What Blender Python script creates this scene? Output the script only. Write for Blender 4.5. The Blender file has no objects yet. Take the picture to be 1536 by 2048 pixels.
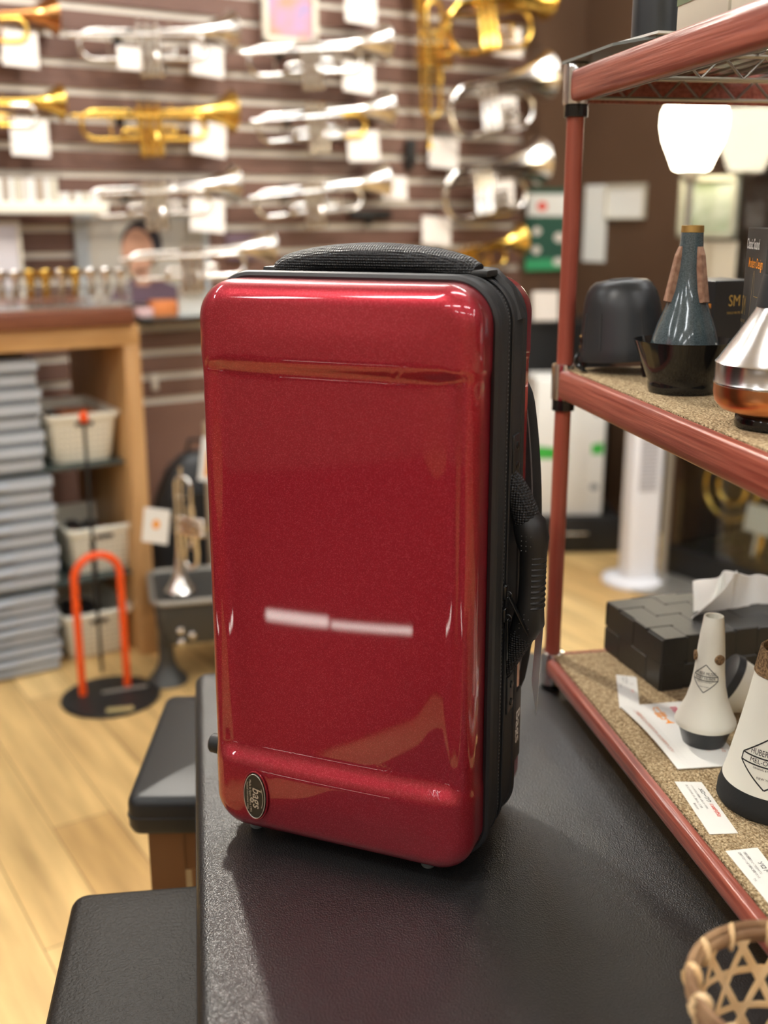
import bpy, bmesh, math, random
from mathutils import Vector, Matrix
random.seed(7)
PI = math.pi
R = math.radians
# ---------------------------------------------------------------- camera numbers
F = 2180.0; PITCH = math.atan(594/2180.0); CH = 1.13
CP, SP = math.cos(PITCH), math.sin(PITCH)
def ray(px, py):
    u = (px-768)/F; v = (1024-py)/F
    return Vector((u, CP+v*SP, -SP+v*CP))
def onz(px, py, z):
    d = ray(px, py); t = (z-CH)/d.z
    return Vector((d.x*t, d.y*t, z))
# wall frame: s along the horn wall (to the right), d out of the wall into the room
WA = R(32.5); WX = Vector((math.cos(WA), math.sin(WA), 0)); WN = Vector((-math.sin(WA), math.cos(WA), 0))
WP = Vector((-1.054, 3.172, 0))
def wpt(s, d, z): return WP + WX*s - WN*d + Vector((0, 0, z))
def W(px, py, d=0.0):
    r = ray(px, py); p0 = WP - WN*d
    t = p0.dot(WN)/r.dot(WN); q = r*t
    return ((q-WP).dot(WX), q.z+CH)
SC = 2.125                                  # s of the room corner
def w2pt(t, d, z): return wpt(SC-d, t, z)    # second wall: t towards the viewer, d out of it
def W2(px, py, d=0.0):
    r = ray(px, py); p0 = wpt(SC-d, 0, 0)
    k = p0.dot(WX)/r.dot(WX); q = r*k
    return (-(q-WP).dot(WN), q.z+CH)
A2 = WA - PI/2

# ---------------------------------------------------------------- materials
MATS = {}
def mat(name, col, rough=0.5, metal=0.0, coat=0.0, coatr=0.03, spec=0.5, trans=0.0, ior=1.45, emit=None, es=0.0,
        bump=None, var=None, sheen=0.0, alpha=1.0):
    m = bpy.data.materials.new(name); m.use_nodes = True
    nt = m.node_tree; b = nt.nodes['Principled BSDF']; L = nt.links
    b.inputs['Base Color'].default_value = (*col, 1)
    b.inputs['Roughness'].default_value = rough; b.inputs['Metallic'].default_value = metal
    b.inputs['Coat Weight'].default_value = coat; b.inputs['Coat Roughness'].default_value = coatr
    b.inputs['Specular IOR Level'].default_value = spec
    b.inputs['Transmission Weight'].default_value = trans; b.inputs['IOR'].default_value = ior
    b.inputs['Sheen Weight'].default_value = sheen
    if alpha < 1: b.inputs['Alpha'].default_value = alpha
    if emit:
        b.inputs['Emission Color'].default_value = (*emit, 1); b.inputs['Emission Strength'].default_value = es
    tc = None
    if bump or var:
        tc = nt.nodes.new('ShaderNodeTexCoord')
    if bump:
        kind, sc, st, dist = bump
        if kind == 'noise':
            t = nt.nodes.new('ShaderNodeTexNoise'); t.inputs['Scale'].default_value = sc; t.inputs['Detail'].default_value = 4; out = t.outputs['Fac']
        elif kind == 'grid':
            t = nt.nodes.new('ShaderNodeTexVoronoi'); t.inputs['Scale'].default_value = sc; t.inputs['Randomness'].default_value = .12; out = t.outputs['Distance']
        elif kind == 'voronoi':
            t = nt.nodes.new('ShaderNodeTexVoronoi'); t.inputs['Scale'].default_value = sc; out = t.outputs['Distance']
        else:
            t = nt.nodes.new('ShaderNodeTexWave'); t.inputs['Scale'].default_value = sc; t.bands_direction = kind[-1].upper(); out = t.outputs['Fac']
        L.new(tc.outputs['Object'], t.inputs['Vector'])
        bp = nt.nodes.new('ShaderNodeBump'); bp.inputs['Strength'].default_value = st; bp.inputs['Distance'].default_value = dist
        L.new(out, bp.inputs['Height']); L.new(bp.outputs['Normal'], b.inputs['Normal'])
    if var:
        sc, c2, stretch = var
        t = nt.nodes.new('ShaderNodeTexNoise'); t.inputs['Scale'].default_value = sc; t.inputs['Detail'].default_value = 5
        mp = nt.nodes.new('ShaderNodeMapping'); mp.inputs['Scale'].default_value = stretch
        L.new(tc.outputs['Object'], mp.inputs['Vector']); L.new(mp.outputs['Vector'], t.inputs['Vector'])
        cr = nt.nodes.new('ShaderNodeValToRGB'); cr.color_ramp.elements[0].position = .38; cr.color_ramp.elements[1].position = .64
        cr.color_ramp.elements[0].color = (*col, 1); cr.color_ramp.elements[1].color = (*c2, 1)
        L.new(t.outputs['Fac'], cr.inputs['Fac']); L.new(cr.outputs['Color'], b.inputs['Base Color'])
    MATS[name] = m
    return m

M_red = mat('red_metal_flake', (.27, .010, .017), .42, .62, 1.0, .03)
nt = M_red.node_tree; b = nt.nodes['Principled BSDF']; tc = nt.nodes.new('ShaderNodeTexCoord')
v = nt.nodes.new('ShaderNodeTexVoronoi'); v.inputs['Scale'].default_value = 2000; nt.links.new(tc.outputs['Object'], v.inputs['Vector'])
sx = nt.nodes.new('ShaderNodeSeparateColor'); nt.links.new(v.outputs['Color'], sx.inputs[0])
cr = nt.nodes.new('ShaderNodeValToRGB'); e = cr.color_ramp.elements
e[0].position = 0; e[0].color = (.245, .006, .015, 1); e[1].position = .85; e[1].color = (.33, .009, .024, 1)
x = e.new(.93); x.color = (.42, .04, .06, 1)
nt.links.new(sx.outputs[0], cr.inputs['Fac']); nt.links.new(cr.outputs['Color'], b.inputs['Base Color'])
b.inputs['Specular IOR Level'].default_value = .5

M_leather = mat('black_grained_leather', (.007, .0075, .008), .37, spec=1.0, bump=('voronoi', 640, .7, .0006))
M_leather2 = mat('brown_black_leather', (.012, .010, .008), .50, spec=.32, bump=('noise', 320, .8, .0012))
M_legwood = mat('dark_walnut', (.11, .045, .015), .4, var=(6, (.16, .07, .025), (1, 1, .15)))
M_fabric = mat('black_ballistic_fabric', (.009, .0095, .010), .7, bump=('voronoi', 1500, .6, .0003))
M_mesh = mat('black_mesh_webbing', (.008, .008, .009), .5, bump=('grid', 430, 1.0, .0030))
M_piping = mat('black_piping', (.014, .014, .015), .5)
M_rubber = mat('black_rubber', (.012, .012, .012), .48)
M_darkmetal = mat('blackened_metal', (.05, .05, .05), .3, .9)
M_teeth = mat('zip_teeth', (.16, .16, .16), .35, .3)
M_foot = mat('grey_rubber_foot', (.09, .10, .10), .45)
M_silver = mat('silver_plate', (.86, .82, .76), .17, 1.0)
M_gold = mat('gold_lacquer', (.86, .56, .13), .2, 1.0)
M_copperbell = mat('rose_brass', (.72, .33, .12), .2, 1.0)
M_alu = mat('spun_aluminium', (.72, .71, .70), .22, 1.0, bump=('wavez', 300, .12, .0003))
M_copper = mat('brushed_copper', (.78, .33, .14), .28, 1.0, bump=('noise', 90, .08, .0006))
M_brass = mat('brass_cap', (.55, .36, .12), .35, .9)
M_chrome = mat('chrome', (.75, .74, .72), .15, 1.0)
M_chromewire = mat('steel_wire', (.35, .34, .32), .3, .9)
M_blackplastic = mat('black_gloss_plastic', (.008, .008, .008), .12, spec=.6)
M_mattblack = mat('matt_black_plastic', (.022, .024, .026), .38)
M_greymute = mat('grey_fleck_resin', (.035, .055, .06), .16, coat=.6, var=(900, (.075, .10, .11), (1, 1, 1)))
M_cork = mat('light_cork', (.30, .17, .11), .8, var=(160, (.20, .10, .06), (1, 1, 1)))
M_darkcork = mat('dark_cork', (.10, .055, .025), .85, var=(420, (.32, .20, .10), (1, 1, 1)), bump=('noise', 500, .6, .0008))
M_white = mat('white_mute_resin', (.76, .75, .66), .42)
M_paper = mat('white_paper', (.80, .80, .76), .6)
M_lampaper = mat('laminated_paper', (.82, .82, .78), .22)
M_tissue = mat('tissue_paper', (.95, .96, .93), .9)
M_inkblack = mat('black_print', (.02, .02, .02), .6)
M_inkred = mat('red_print', (.75, .08, .05), .6)
M_inkbrown = mat('brown_red_print', (.55, .22, .14), .6)
M_inkpink = mat('crimson_print', (.60, .05, .12), .6)
M_inkorange = mat('orange_print', (.85, .30, .02), .6)
M_inkgold = mat('gold_foil', (.62, .42, .12), .3, .6)
M_inkwhite = mat('white_print', (.72, .72, .68), .6)
M_inkgreen = mat('green_print', (.025, .09, .06), .6)
M_badge = mat('badge_enamel', (.030, .026, .020), .25, .3)
M_mat = mat('beige_loop_carpet', (.27, .18, .085), .95, bump=('voronoi', 420, 1.0, .0025), var=(420, (.64, .50, .30), (1, 1, 1)))
M_rail = mat('cherry_woodgrain_plastic', (.20, .038, .024), .33, var=(26, (.36, .10, .065), (9, .22, 9)))
nt = M_rail.node_tree; b = nt.nodes['Principled BSDF']
no = [q for q in nt.nodes if q.type == 'TEX_NOISE'][0]; bp = nt.nodes.new('ShaderNodeBump'); bp.inputs['Strength'].default_value = .8; bp.inputs['Distance'].default_value = .0012
nt.links.new(no.outputs['Fac'], bp.inputs['Height']); nt.links.new(bp.outputs['Normal'], b.inputs['Normal'])
M_post = mat('cherry_sleeve', (.27, .055, .035), .35, var=(20, (.36, .09, .055), (4, 4, .2)))
M_boxblack = mat('black_carton', (.010, .010, .011), .45)
M_boxgrey = mat('charcoal_carton', (.045, .043, .040), .5)
M_cream = mat('cream_card', (.60, .56, .45), .6)
M_green = mat('olive_green_print', (.13, .17, .08), .5)
M_wallbrown = mat('dark_brown_wall', (.095, .052, .028), .55, var=(2, (.11, .060, .034), (1, 1, 1)))
M_board = mat('brown_slat_board', (.135, .070, .052), .42, var=(3, (.17, .092, .068), (1, 1, 1)))
M_insert = mat('slat_channel_metal', (.66, .61, .53), .4, .15)
M_ceil = mat('white_ceiling', (.72, .70, .66), .8)
M_beige = mat('beige_wall_paint', (.42, .33, .24), .7)
M_deskwood = mat('oak_board', (.50, .27, .10), .42, var=(5, (.62, .36, .15), (1, 6, 6)))
M_deskpost = mat('oak_post', (.48, .26, .10), .42, var=(5, (.60, .35, .15), (6, 6, .6)))
M_deskdark = mat('reddish_brown_top', (.17, .055, .028), .35, var=(5, (.22, .08, .04), (1, 6, 6)))
M_basket = mat('ivory_plastic', (.86, .83, .70), .45)
M_glass = mat('clear_glass', (.92, .97, .95), .02, trans=1.0, ior=1.45)
M_shelfglass = mat('greenish_glass', (.35, .45, .42), .05, trans=.85, ior=1.45)
M_acryl = mat('clear_acrylic', (.95, .95, .92), .06, trans=.92, ior=1.3)
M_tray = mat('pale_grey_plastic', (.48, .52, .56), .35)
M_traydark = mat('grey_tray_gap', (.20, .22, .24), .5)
M_orange = mat('orange_paint', (.85, .09, .01), .3)
M_blackpaint = mat('black_powder_coat', (.014, .014, .014), .45)
M_greymetal = mat('dark_grey_hammered', (.060, .060, .055), .4, .3)
M_rim = mat('satin_edge_trim', (.35, .33, .29), .4, .6)
M_fanwhite = mat('fan_white', (.80, .80, .82), .4)
M_fangrill = mat('fan_grille', (.36, .35, .38), .5)
M_fanback = mat('fan_rear_beige', (.50, .40, .30), .5)
M_lamp = mat('lit_lamp_shade', (.9, .85, .75), .5, emit=(1.0, .86, .62), es=9)
M_lightpanel = mat('ceiling_light_diffuser', (.9, .9, .9), .5, emit=(.95, .98, 1.0), es=15)
M_strip = mat('added_glow_strip', (.9, .9, .9), .5, emit=(1.0, .93, .85), es=6)  # glow of the added bar that the red case mirrors
M_skin = mat('printed_skin_tone', (.55, .30, .20), .6)
M_hair = mat('printed_dark_hair', (.03, .025, .03), .6)
M_bluegrey = mat('printed_blue_grey', (.42, .46, .48), .5)
M_purple = mat('printed_dusk_purple', (.14, .09, .12), .5)
M_multi = mat('printed_colours', (.75, .25, .18), .5, var=(12, (.20, .25, .50), (1, 1, 1)))
M_leaf = mat('printed_green_picture', (.26, .32, .20), .5, var=(9, (.55, .62, .55), (1, 1, 1)))
M_bamboo = mat('pale_bamboo', (.72, .47, .22), .45, var=(25, (.82, .60, .34), (1, 1, 1)))
M_rattan = mat('brown_rattan_rim', (.22, .12, .06), .5, var=(40, (.42, .26, .14), (1, 1, 1)))
M_green2 = mat('bright_green_print', (.05, .45, .06), .5)
M_tagface = mat('tag_card', (.80, .78, .72), .6, var=(60, (.72, .62, .56), (1, 1, 3)))

# plank floor
M_floor = mat('oak_plank_floor', (.6, .35, .12), .42)
nt = M_floor.node_tree; b = nt.nodes['Principled BSDF']; L = nt.links
tc = nt.nodes.new('ShaderNodeTexCoord'); mp = nt.nodes.new('ShaderNodeMapping'); mp.inputs['Rotation'].default_value = (0, 0, -(WA+PI/2))
L.new(tc.outputs['Object'], mp.inputs['Vector'])
br = nt.nodes.new('ShaderNodeTexBrick'); br.offset = .37; br.inputs['Scale'].default_value = 1.0
br.inputs['Brick Width'].default_value = .95; br.inputs['Row Height'].default_value = .115; br.inputs['Mortar Size'].default_value = .0012
br.inputs['Color1'].default_value = (.60, .38, .15, 1); br.inputs['Color2'].default_value = (.88, .64, .30, 1); br.inputs['Mortar'].default_value = (.22, .12, .05, 1)
L.new(mp.outputs['Vector'], br.inputs['Vector'])
mp2 = nt.nodes.new('ShaderNodeMapping'); mp2.inputs['Scale'].default_value = (1.2, 11, 1); L.new(mp.outputs['Vector'], mp2.inputs['Vector'])
no = nt.nodes.new('ShaderNodeTexNoise'); no.inputs['Scale'].default_value = 2.2; no.inputs['Detail'].default_value = 6; L.new(mp2.outputs['Vector'], no.inputs['Vector'])
cr = nt.nodes.new('ShaderNodeValToRGB'); cr.color_ramp.elements[0].position = .3; cr.color_ramp.elements[0].color = (.55, .50, .42, 1); cr.color_ramp.elements[1].position = .7; cr.color_ramp.elements[1].color = (1.1, 1.05, .95, 1)
L.new(no.outputs['Fac'], cr.inputs['Fac'])
mx = nt.nodes.new('ShaderNodeMix'); mx.data_type = 'RGBA'; mx.blend_type = 'MULTIPLY'; mx.inputs['Factor'].default_value = .8
L.new(br.outputs['Color'], mx.inputs['A']); L.new(cr.outputs['Color'], mx.inputs['B']); L.new(mx.outputs['Result'], b.inputs['Base Color'])

# ---------------------------------------------------------------- mesh helpers
COL = bpy.context.scene.collection
class MB:
    def __init__(s): s.bm = bmesh.new(); s.M = Matrix.Identity(4); s.mi = 0
    def v(s, p): return s.bm.verts.new(s.M @ Vector(p))
    def f(s, vs):
        try:
            f = s.bm.faces.new(vs); f.material_index = s.mi; return f
        except ValueError: return None
    def box(s, c, size, bev=0.0, seg=2, rot=None):
        t = bmesh.new(); bmesh.ops.create_cube(t, size=1)
        for q in t.verts: q.co = Vector((q.co.x*size[0], q.co.y*size[1], q.co.z*size[2]))
        if bev > 0: bmesh.ops.bevel(t, geom=t.edges[:], offset=bev, segments=seg, profile=.5, affect='EDGES')
        X = Matrix.Translation(c) @ (rot if rot else Matrix.Identity(4))
        vm = {q: s.v(X @ q.co) for q in t.verts}
        for fc in t.faces: s.f([vm[q] for q in fc.verts])
        t.free(); return s
    def rings(s, rings, closed=True, cap0=True, cap1=True):
        rr = [[s.v(p) for p in ring] for ring in rings]; n = len(rr[0])
        for a, b_ in zip(rr, rr[1:]):
            for i in range(n if closed else n-1):
                j = (i+1) % n; s.f([a[i], a[j], b_[j], b_[i]])
        if closed and cap0: s.f(rr[0][::-1])
        if closed and cap1: s.f(rr[-1])
        return rr
    def tube(s, path, r, n=10, closed=False, cap=True, flat=1.0, up=None):
        P = [Vector(p) for p in path]; m = len(P); rs = r if isinstance(r, (list, tuple)) else [r]*m
        rings = []; prev = None
        for i in range(m):
            a = P[i-1] if (i > 0 or closed) else P[i]; c = P[(i+1) % m] if (i < m-1 or closed) else P[i]
            t = (c-a).normalized() if (c-a).length > 1e-9 else Vector((0, 0, 1))
            if prev is None:
                ref = Vector(up) if up else (Vector((0, 1, 0)) if abs(t.y) < .9 else Vector((1, 0, 0)))
                u = (ref - t*ref.dot(t)).normalized()
            else:
                u = (prev - t*prev.dot(t)).normalized()
            prev = u; w = t.cross(u)
            rings.append([P[i] + u*rs[i]*flat*math.cos(2*PI*k/n) + w*rs[i]*math.sin(2*PI*k/n) for k in range(n)])
        if closed: rings.append(rings[0]); s.rings(rings, cap0=False, cap1=False)
        else: s.rings(rings, cap0=cap, cap1=cap)
        return s
    def lathe(s, prof, c=(0, 0, 0), n=40, cap0=True, cap1=True):
        c = Vector(c)
        s.rings([[c + Vector((r*math.cos(2*PI*k/n), r*math.sin(2*PI*k/n), z)) for k in range(n)] for r, z in prof], cap0=cap0, cap1=cap1)
        return s
    def cyl(s, a, b_, r, n=16): return s.tube([a, b_], r, n)
    def prism(s, pts, z0, z1):       # polygon in xy, extruded in z
        s.rings([[Vector((p[0], p[1], z)) for p in pts] for z in (z0, z1)]); return s
    def build(s, name, m, parent=None, smooth=True, weld=False, angle=40):
        if weld: bmesh.ops.remove_doubles(s.bm, verts=s.bm.verts[:], dist=1e-5)
        bmesh.ops.recalc_face_normals(s.bm, faces=s.bm.faces[:])
        me = bpy.data.meshes.new(name); s.bm.to_mesh(me); s.bm.free()
        for mm in (m if isinstance(m, (list, tuple)) else [m]): me.materials.append(mm)
        if smooth:
            me.polygons.foreach_set('use_smooth', [True]*len(me.polygons))
            try: me.set_sharp_from_angle(angle=R(angle))
            except Exception: pass
        o = bpy.data.objects.new(name, me); COL.objects.link(o)
        if parent: o.parent = parent
        return o
def empty(name, loc=(0, 0, 0), rz=0.0):
    o = bpy.data.objects.new(name, None); COL.objects.link(o); o.location = loc; o.rotation_euler = (0, 0, rz); o.empty_display_size = .02
    return o
def tag(o, label=None, cat=None, group=None, kind=None):
    if label: o['label'] = label
    if cat: o['category'] = cat
    if group: o['group'] = group
    if kind: o['kind'] = kind
    return o
def thing(name, label, cat, loc=(0, 0, 0), rz=0.0, group=None): return tag(empty(name, loc, rz), label, cat, group)
def place(o, loc, rz=0.0): o.location = loc; o.rotation_euler = (0, 0, rz); return o
def kids(o): return [c for c in bpy.data.objects if c.parent == o]
def copy_tree(o, parent=None):
    c = o.copy(); COL.objects.link(c)
    if parent: c.parent = parent
    for ch in kids(o): copy_tree(ch, c)
    return c
def struct(mb, name, m, **k): return tag(mb.build(name, m, smooth=False, **k), kind='structure')
def arc(cx, cz, r, a0, a1, n, y=0.0): return [(cx+r*math.cos(R(a0+(a1-a0)*i/n)), y, cz+r*math.sin(R(a0+(a1-a0)*i/n))) for i in range(n+1)]
def rrect(a, b_, r, nc=14, nx=10, nz=10):
    """rounded rectangle in the xz plane, constant point count"""
    r = max(r, .0005); pts = []
    def seg(p, q, n): return [(p[0]+(q[0]-p[0])*i/n, p[1]+(q[1]-p[1])*i/n) for i in range(n)]
    def cor(cx, cz, a0): return [(cx+r*math.cos(R(a0+90*i/nc)), cz+r*math.sin(R(a0+90*i/nc))) for i in range(nc)]
    pts += seg((a, -b_+r), (a, b_-r), nz) + cor(a-r, b_-r, 0)
    pts += seg((a-r, b_), (-a+r, b_), nx) + cor(-a+r, b_-r, 90)
    pts += seg((-a, b_-r), (-a, -b_+r), nz) + cor(-a+r, -b_+r, 180)
    pts += seg((-a+r, -b_), (a-r, -b_), nx) + cor(a-r, -b_+r, 270)
    return pts
_fc = {}
def text_mesh(s, size=1.0, align='CENTER', xs=1.0, bold=0.0, shear=0.0):
    """list of (verts, faces) of a text in its own xy plane"""
    cu = bpy.data.curves.new('t', 'FONT'); cu.body = s; cu.size = size; cu.align_x = align; cu.align_y = 'CENTER'; cu.offset = bold; cu.shear = shear; cu.resolution_u = 3
    ob = bpy.data.objects.new('t', cu); COL.objects.link(ob)
    bpy.context.view_layer.update()
    dg = bpy.context.evaluated_depsgraph_get(); me = bpy.data.meshes.new_from_object(ob.evaluated_get(dg))
    vs = [(q.co.x*xs, q.co.y) for q in me.vertices]; fs = [list(p.vertices) for p in me.polygons]
    bpy.data.objects.remove(ob); bpy.data.curves.remove(cu); bpy.data.meshes.remove(me)
    return vs, fs
def add_text(mb, s, fn, size, **k):
    """put a text into mb through fn(x, y) -> 3D point"""
    vs, fs = text_mesh(s, size, **k); vv = [mb.v(fn(x_, y_)) for x_, y_ in vs]
    for f in fs: mb.f([vv[i] for i in f])
def add_line(mb, pts, w, fn):
    """flat stroke of width w along 2D points, mapped by fn"""
    P = [Vector(p) for p in pts]; L_, R_ = [], []
    for i, p in enumerate(P):
        t = (P[min(i+1, len(P)-1)]-P[max(i-1, 0)]).normalized(); n = Vector((-t.y, t.x))*w/2
        L_.append(mb.v(fn(*(p+n)))); R_.append(mb.v(fn(*(p-n))))
    for i in range(len(P)-1): mb.f([L_[i], L_[i+1], R_[i+1], R_[i]])
def add_poly(mb, pts, fn): mb.f([mb.v(fn(*p)) for p in pts])
def subline(a, b_, n=8): return [(a[0]+(b_[0]-a[0])*i/n, a[1]+(b_[1]-a[1])*i/n) for i in range(n+1)]
# ================================================================ the room
ROOM_D = 6.2; S0 = -4.3; HC = 2.62
def slab(name, s0, s1, d0, d1, z0, z1, m):
    mb = MB(); mb.M = Matrix.Translation(WP) @ Matrix.Rotation(WA, 4, 'Z')
    mb.box(((s0+s1)/2, -(d0+d1)/2, (z0+z1)/2), (s1-s0, abs(d1-d0), z1-z0)); return struct(mb, name, m)
slab('floor', S0-.1, SC+.1, -.1, ROOM_D+.1, -.06, 0, M_floor)
slab('ceiling', S0-.1, SC+.1, -.1, ROOM_D+.1, HC, HC+.06, M_ceil)
slab('wall_back', S0, SC, -.1, 0, 0, HC, M_wallbrown)
slab('wall_right', SC, SC+.1, -.1, ROOM_D, 0, HC, M_wallbrown)
slab('wall_left', S0-.1, S0, -.1, ROOM_D, 0, HC, M_beige)
slab('wall_front', S0, SC, ROOM_D, ROOM_D+.1, 0, HC, M_beige)
slab('baseboard_right', SC-.012, SC, .02, ROOM_D, 0, .07, M_wallbrown)
# slat boards and channels
SE = W(1040, 300)[0]; PIT = .0745; Z0 = 1.764 - 16*PIT
mb = MB(); mb.M = Matrix.Translation(WP) @ Matrix.Rotation(WA, 4, 'Z'); mi = MB(); mi.M = mb.M.copy()
mb.box(((S0+SE)/2, -.009, (Z0-.01)/2), (SE-S0, .018, Z0-.01), .001, 1)
zs = [Z0+i*PIT for i in range(27)]
for z in zs:
    mb.box(((S0+SE)/2, -.009, z+PIT/2), (SE-S0, .018, PIT-.019), .0015, 1)
    mi.box(((S0+SE)/2, -.0035, z), (SE-S0, .007, .019))
    mi.box(((S0+SE)/2, -.013, z-.0085), (SE-S0, .010, .0016))
struct(mb, 'trim_1', M_board); struct(mi, 'trim_2', M_insert)

# ceiling lights
def ceiling_light(s, d, rz, first=[None]):
    if first[0] is None:
        o = thing('ceiling_light', 'x', 'ceiling light'); first[0] = o
        mb = MB(); mb.box((0, 0, -.02), (1.24, .20, .04), .004); mb.build('housing', M_ceil, o)
        mb = MB(); mb.box((0, 0, -.044), (1.16, .13, .012), .004); mb.build('diffuser', M_lightpanel, o)
    else: o = copy_tree(first[0])
    return place(o, wpt(s, d, HC), rz)
k = 0
for s in (-3.3, -1.5, .3, 1.55):
    for d in (1.0, 2.6, 4.2, 5.6):
        o = ceiling_light(s, d, WA if s < 1 else WA+PI/2)
        tag(o, 'white linear ceiling light over the shop floor, out of the picture', 'ceiling light', 'linear lights on the ceiling')

# ================================================================ leather bench and stools
def make_seat(name, label, w, l, ztop, thick, corner, rz, leather, legpos, leg=.045, apron=True, dome=.0):
    """corner = far-left corner; width w to the right, length l towards the viewer"""
    o = thing(name, label, 'bench' if 'bench' in name else 'stool')
    xd = Vector((math.cos(rz), math.sin(rz), 0)); yd = Vector((-math.sin(rz), math.cos(rz), 0))
    c = Vector((corner[0], corner[1], 0)) + xd*w/2 - yd*l/2
    place(o, (c.x, c.y, 0), rz)
    mb = MB(); N = 26; bev = .012
    # cushion: rounded edges and slight crown
    rings = []
    prof = [(0.004, -thick), (0, -thick+.008)] + [(bev*(1-math.cos(R(a))), -bev+bev*math.sin(R(a))) for a in (0, 22, 45, 67, 90)]
    prof += [(bev+.03, dome*.5), (bev+.07, dome*.85), (bev+.10, dome)]
    for ins, z in prof:
        rings.append([(p[0], p[1], ztop-dome+z) for p in rrect(w/2-ins, l/2-ins, max(.018-ins, .003), 6, 6, 6)])
    mb.rings(rings); mb.build('cushion', leather, o)
    mb = MB(); mb.rings([[(p[0], p[1], ztop-dome-thick*.55+dz) for p in rrect(w/2+q, l/2+q, .018, 6, 6, 6)] for dz, q in ((-.0016, 0), (-.001, .0012), (.001, .0012), (.0016, 0))], cap0=False, cap1=False)
    mb.build('welt', M_piping, o)
    zb = ztop-dome-thick
    if apron:
        mb = MB()
        for sx in (-1, 1): mb.box((sx*(w/2-.03), 0, zb-.032), (.02, l-.09, .064), .002, 1)
        for sy in (-1, 1): mb.box((0, sy*(l/2-.03), zb-.032), (w-.09, .02, .064), .002, 1)
        mb.build('apron', M_legwood, o)
    for (lx, ly) in legpos:
        mb = MB(); h = zb
        mb.rings([[(lx+a*q, ly+b_*q, z) for a, b_ in ((-1, -1), (1, -1), (1, 1), (-1, 1))] for z, q in ((0, leg*.40), (h*.7, leg*.5), (h, leg*.5))])
        mb.build('leg', M_legwood, o)
    return o
RB = R(9.6)
far_l = Vector((-.253, 1.352))
BW, BL = .476, 1.25
make_seat('leather_bench', 'long black grained leather bench carrying the red hard case', BW, BL, .54, .05, far_l, RB, M_leather,
          [(-BW/2+.10, BL/2-.30), (BW/2-.06, BL/2-.30), (-BW/2+.10, -BL/2+.08), (BW/2-.06, -BL/2+.08)], apron=False)
c1 = onz(145, 1783, .44)
make_seat('piano_stool', 'brown-black leather stool with pale stitched edge at the lower left, nearest the viewer', .34, .50, .44, .045, (c1.x, c1.y), R(8), M_leather2,
          [(sx*(.17-.035), sy*(.25-.035)) for sx in (-1, 1) for sy in (-1, 1)])
c2 = onz(332, 1373, .44)
n2 = onz(262, 1583, .44)
make_seat('piano_stool', 'smooth black padded stool on a brown wooden leg, behind the brown-black stool', .34, (c2.y-n2.y)*1.0, .44, .05, (c2.x, c2.y), R(1.5), mat('smooth_black_vinyl', (.014, .015, .016), .42, spec=.4, bump=('noise', 120, .1, .0005)),
          [(sx*(.17-.045), sy*((c2.y-n2.y)/2-.040)) for sx in (-1, 1) for sy in (-1, 1)], dome=.012)

# ================================================================ the red case
CR = R(-22.0); CW, CHH = .1305, .2626; ZB = .012
case = thing('instrument_case', 'glossy metallic red hard instrument case with black zip band, standing upright on the bench', 'instrument case', (-.0146, .9836, .54), CR)
ZC = ZB + CHH
def sstep(a, b_, x_):
    t = max(0, min(1, (x_-a)/(b_-a))); return t*t*(3-2*t)
def shell(sign, detail):
    NC, NX, NZ = 16, 40, 150
    rings = []; rf = .019; DP = .085 if sign < 0 else .096
    prof = [(0, .036), (0, .05)] + [(rf*(1-math.cos(R(a))), DP-rf+rf*math.sin(R(a))) for a in (0, 9, 18, 27, 36, 45, 54, 63, 72, 81, 90)]
    ins = rf+.004
    while ins < CW-.006: prof.append((ins, DP)); ins += .0055
    prof.append((CW-.0015, DP))
    for ins, y in prof:
        pts = rrect(CW-ins, CHH-ins, min(max(.034-ins, .006), CW-ins), NC, NX, NZ); ring = []
        for (px_, pz_) in pts:
            z = pz_; yy = y; xx = px_
            rec = sstep(-.191, -.173, z)*(1-sstep(.184, .196, z))
            edge = min(CW-abs(px_), CHH-abs(pz_))
            k_ = sstep(.003, .024, ins) if ins < .03 else 1
            yy -= .0085*rec*k_
            if y > .06: yy += .0035*(1-(px_/CW)**2)*sstep(.01, .05, ins)
            if abs(px_) > CW-.03: xx -= math.copysign(.0014, px_)*rec*(1-sstep(.0, .02, ins))
            ring.append((xx, sign*yy, ZC+z))
        rings.append(ring)
    mb = MB(); rr = mb.rings(rings, cap0=False, cap1=False); last_ = rr[-1]; NN = len(last_); K = 2*NZ+2*NC+NX
    for i in range(-(NC+NX//2), NZ+NC+NX//2):
        ids = []
        for q in (i, i+1, K-i-1, K-i):
            if q % NN not in ids: ids.append(q % NN)
        if len(ids) > 2: mb.f([last_[q] for q in ids])
    return mb.build('front_shell' if sign < 0 else 'rear_shell', M_red, case, angle=60)
fs = shell(-1, 1); shell(1, 0)
# zip band
mb = MB(); rings = []
for y, q in ((-.0405, -.006), (-.0405, .0025), (-.036, .0035), (-.014, .004), (-.012, .0015), (.002, .0015), (.004, .004), (.036, .0035), (.0405, .0025), (.0405, -.006)):
    rings.append([(p[0], y, ZC+p[1]) for p in rrect(CW+q, CHH+q, .036+q, 14, 20, 60)])
mb.rings(rings, cap0=False, cap1=False); band = mb.build('zip_band', M_fabric, case, angle=50)
for yy, q, r_ in ((-.0405, .002, .0042), (.0405, .002, .0042), (-.0352, .0035, .0016), (-.0135, .0035, .0016), (.0035, .0035, .0016)):
    mb = MB(); mb.tube([(p[0], yy, ZC+p[1]) for p in rrect(CW+q, CHH+q, .036+q, 14, 20, 60)], r_, 8, closed=True)
    mb.build('piping' if r_ > .003 else 'seam', M_piping, case if r_ > .003 else band)
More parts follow.
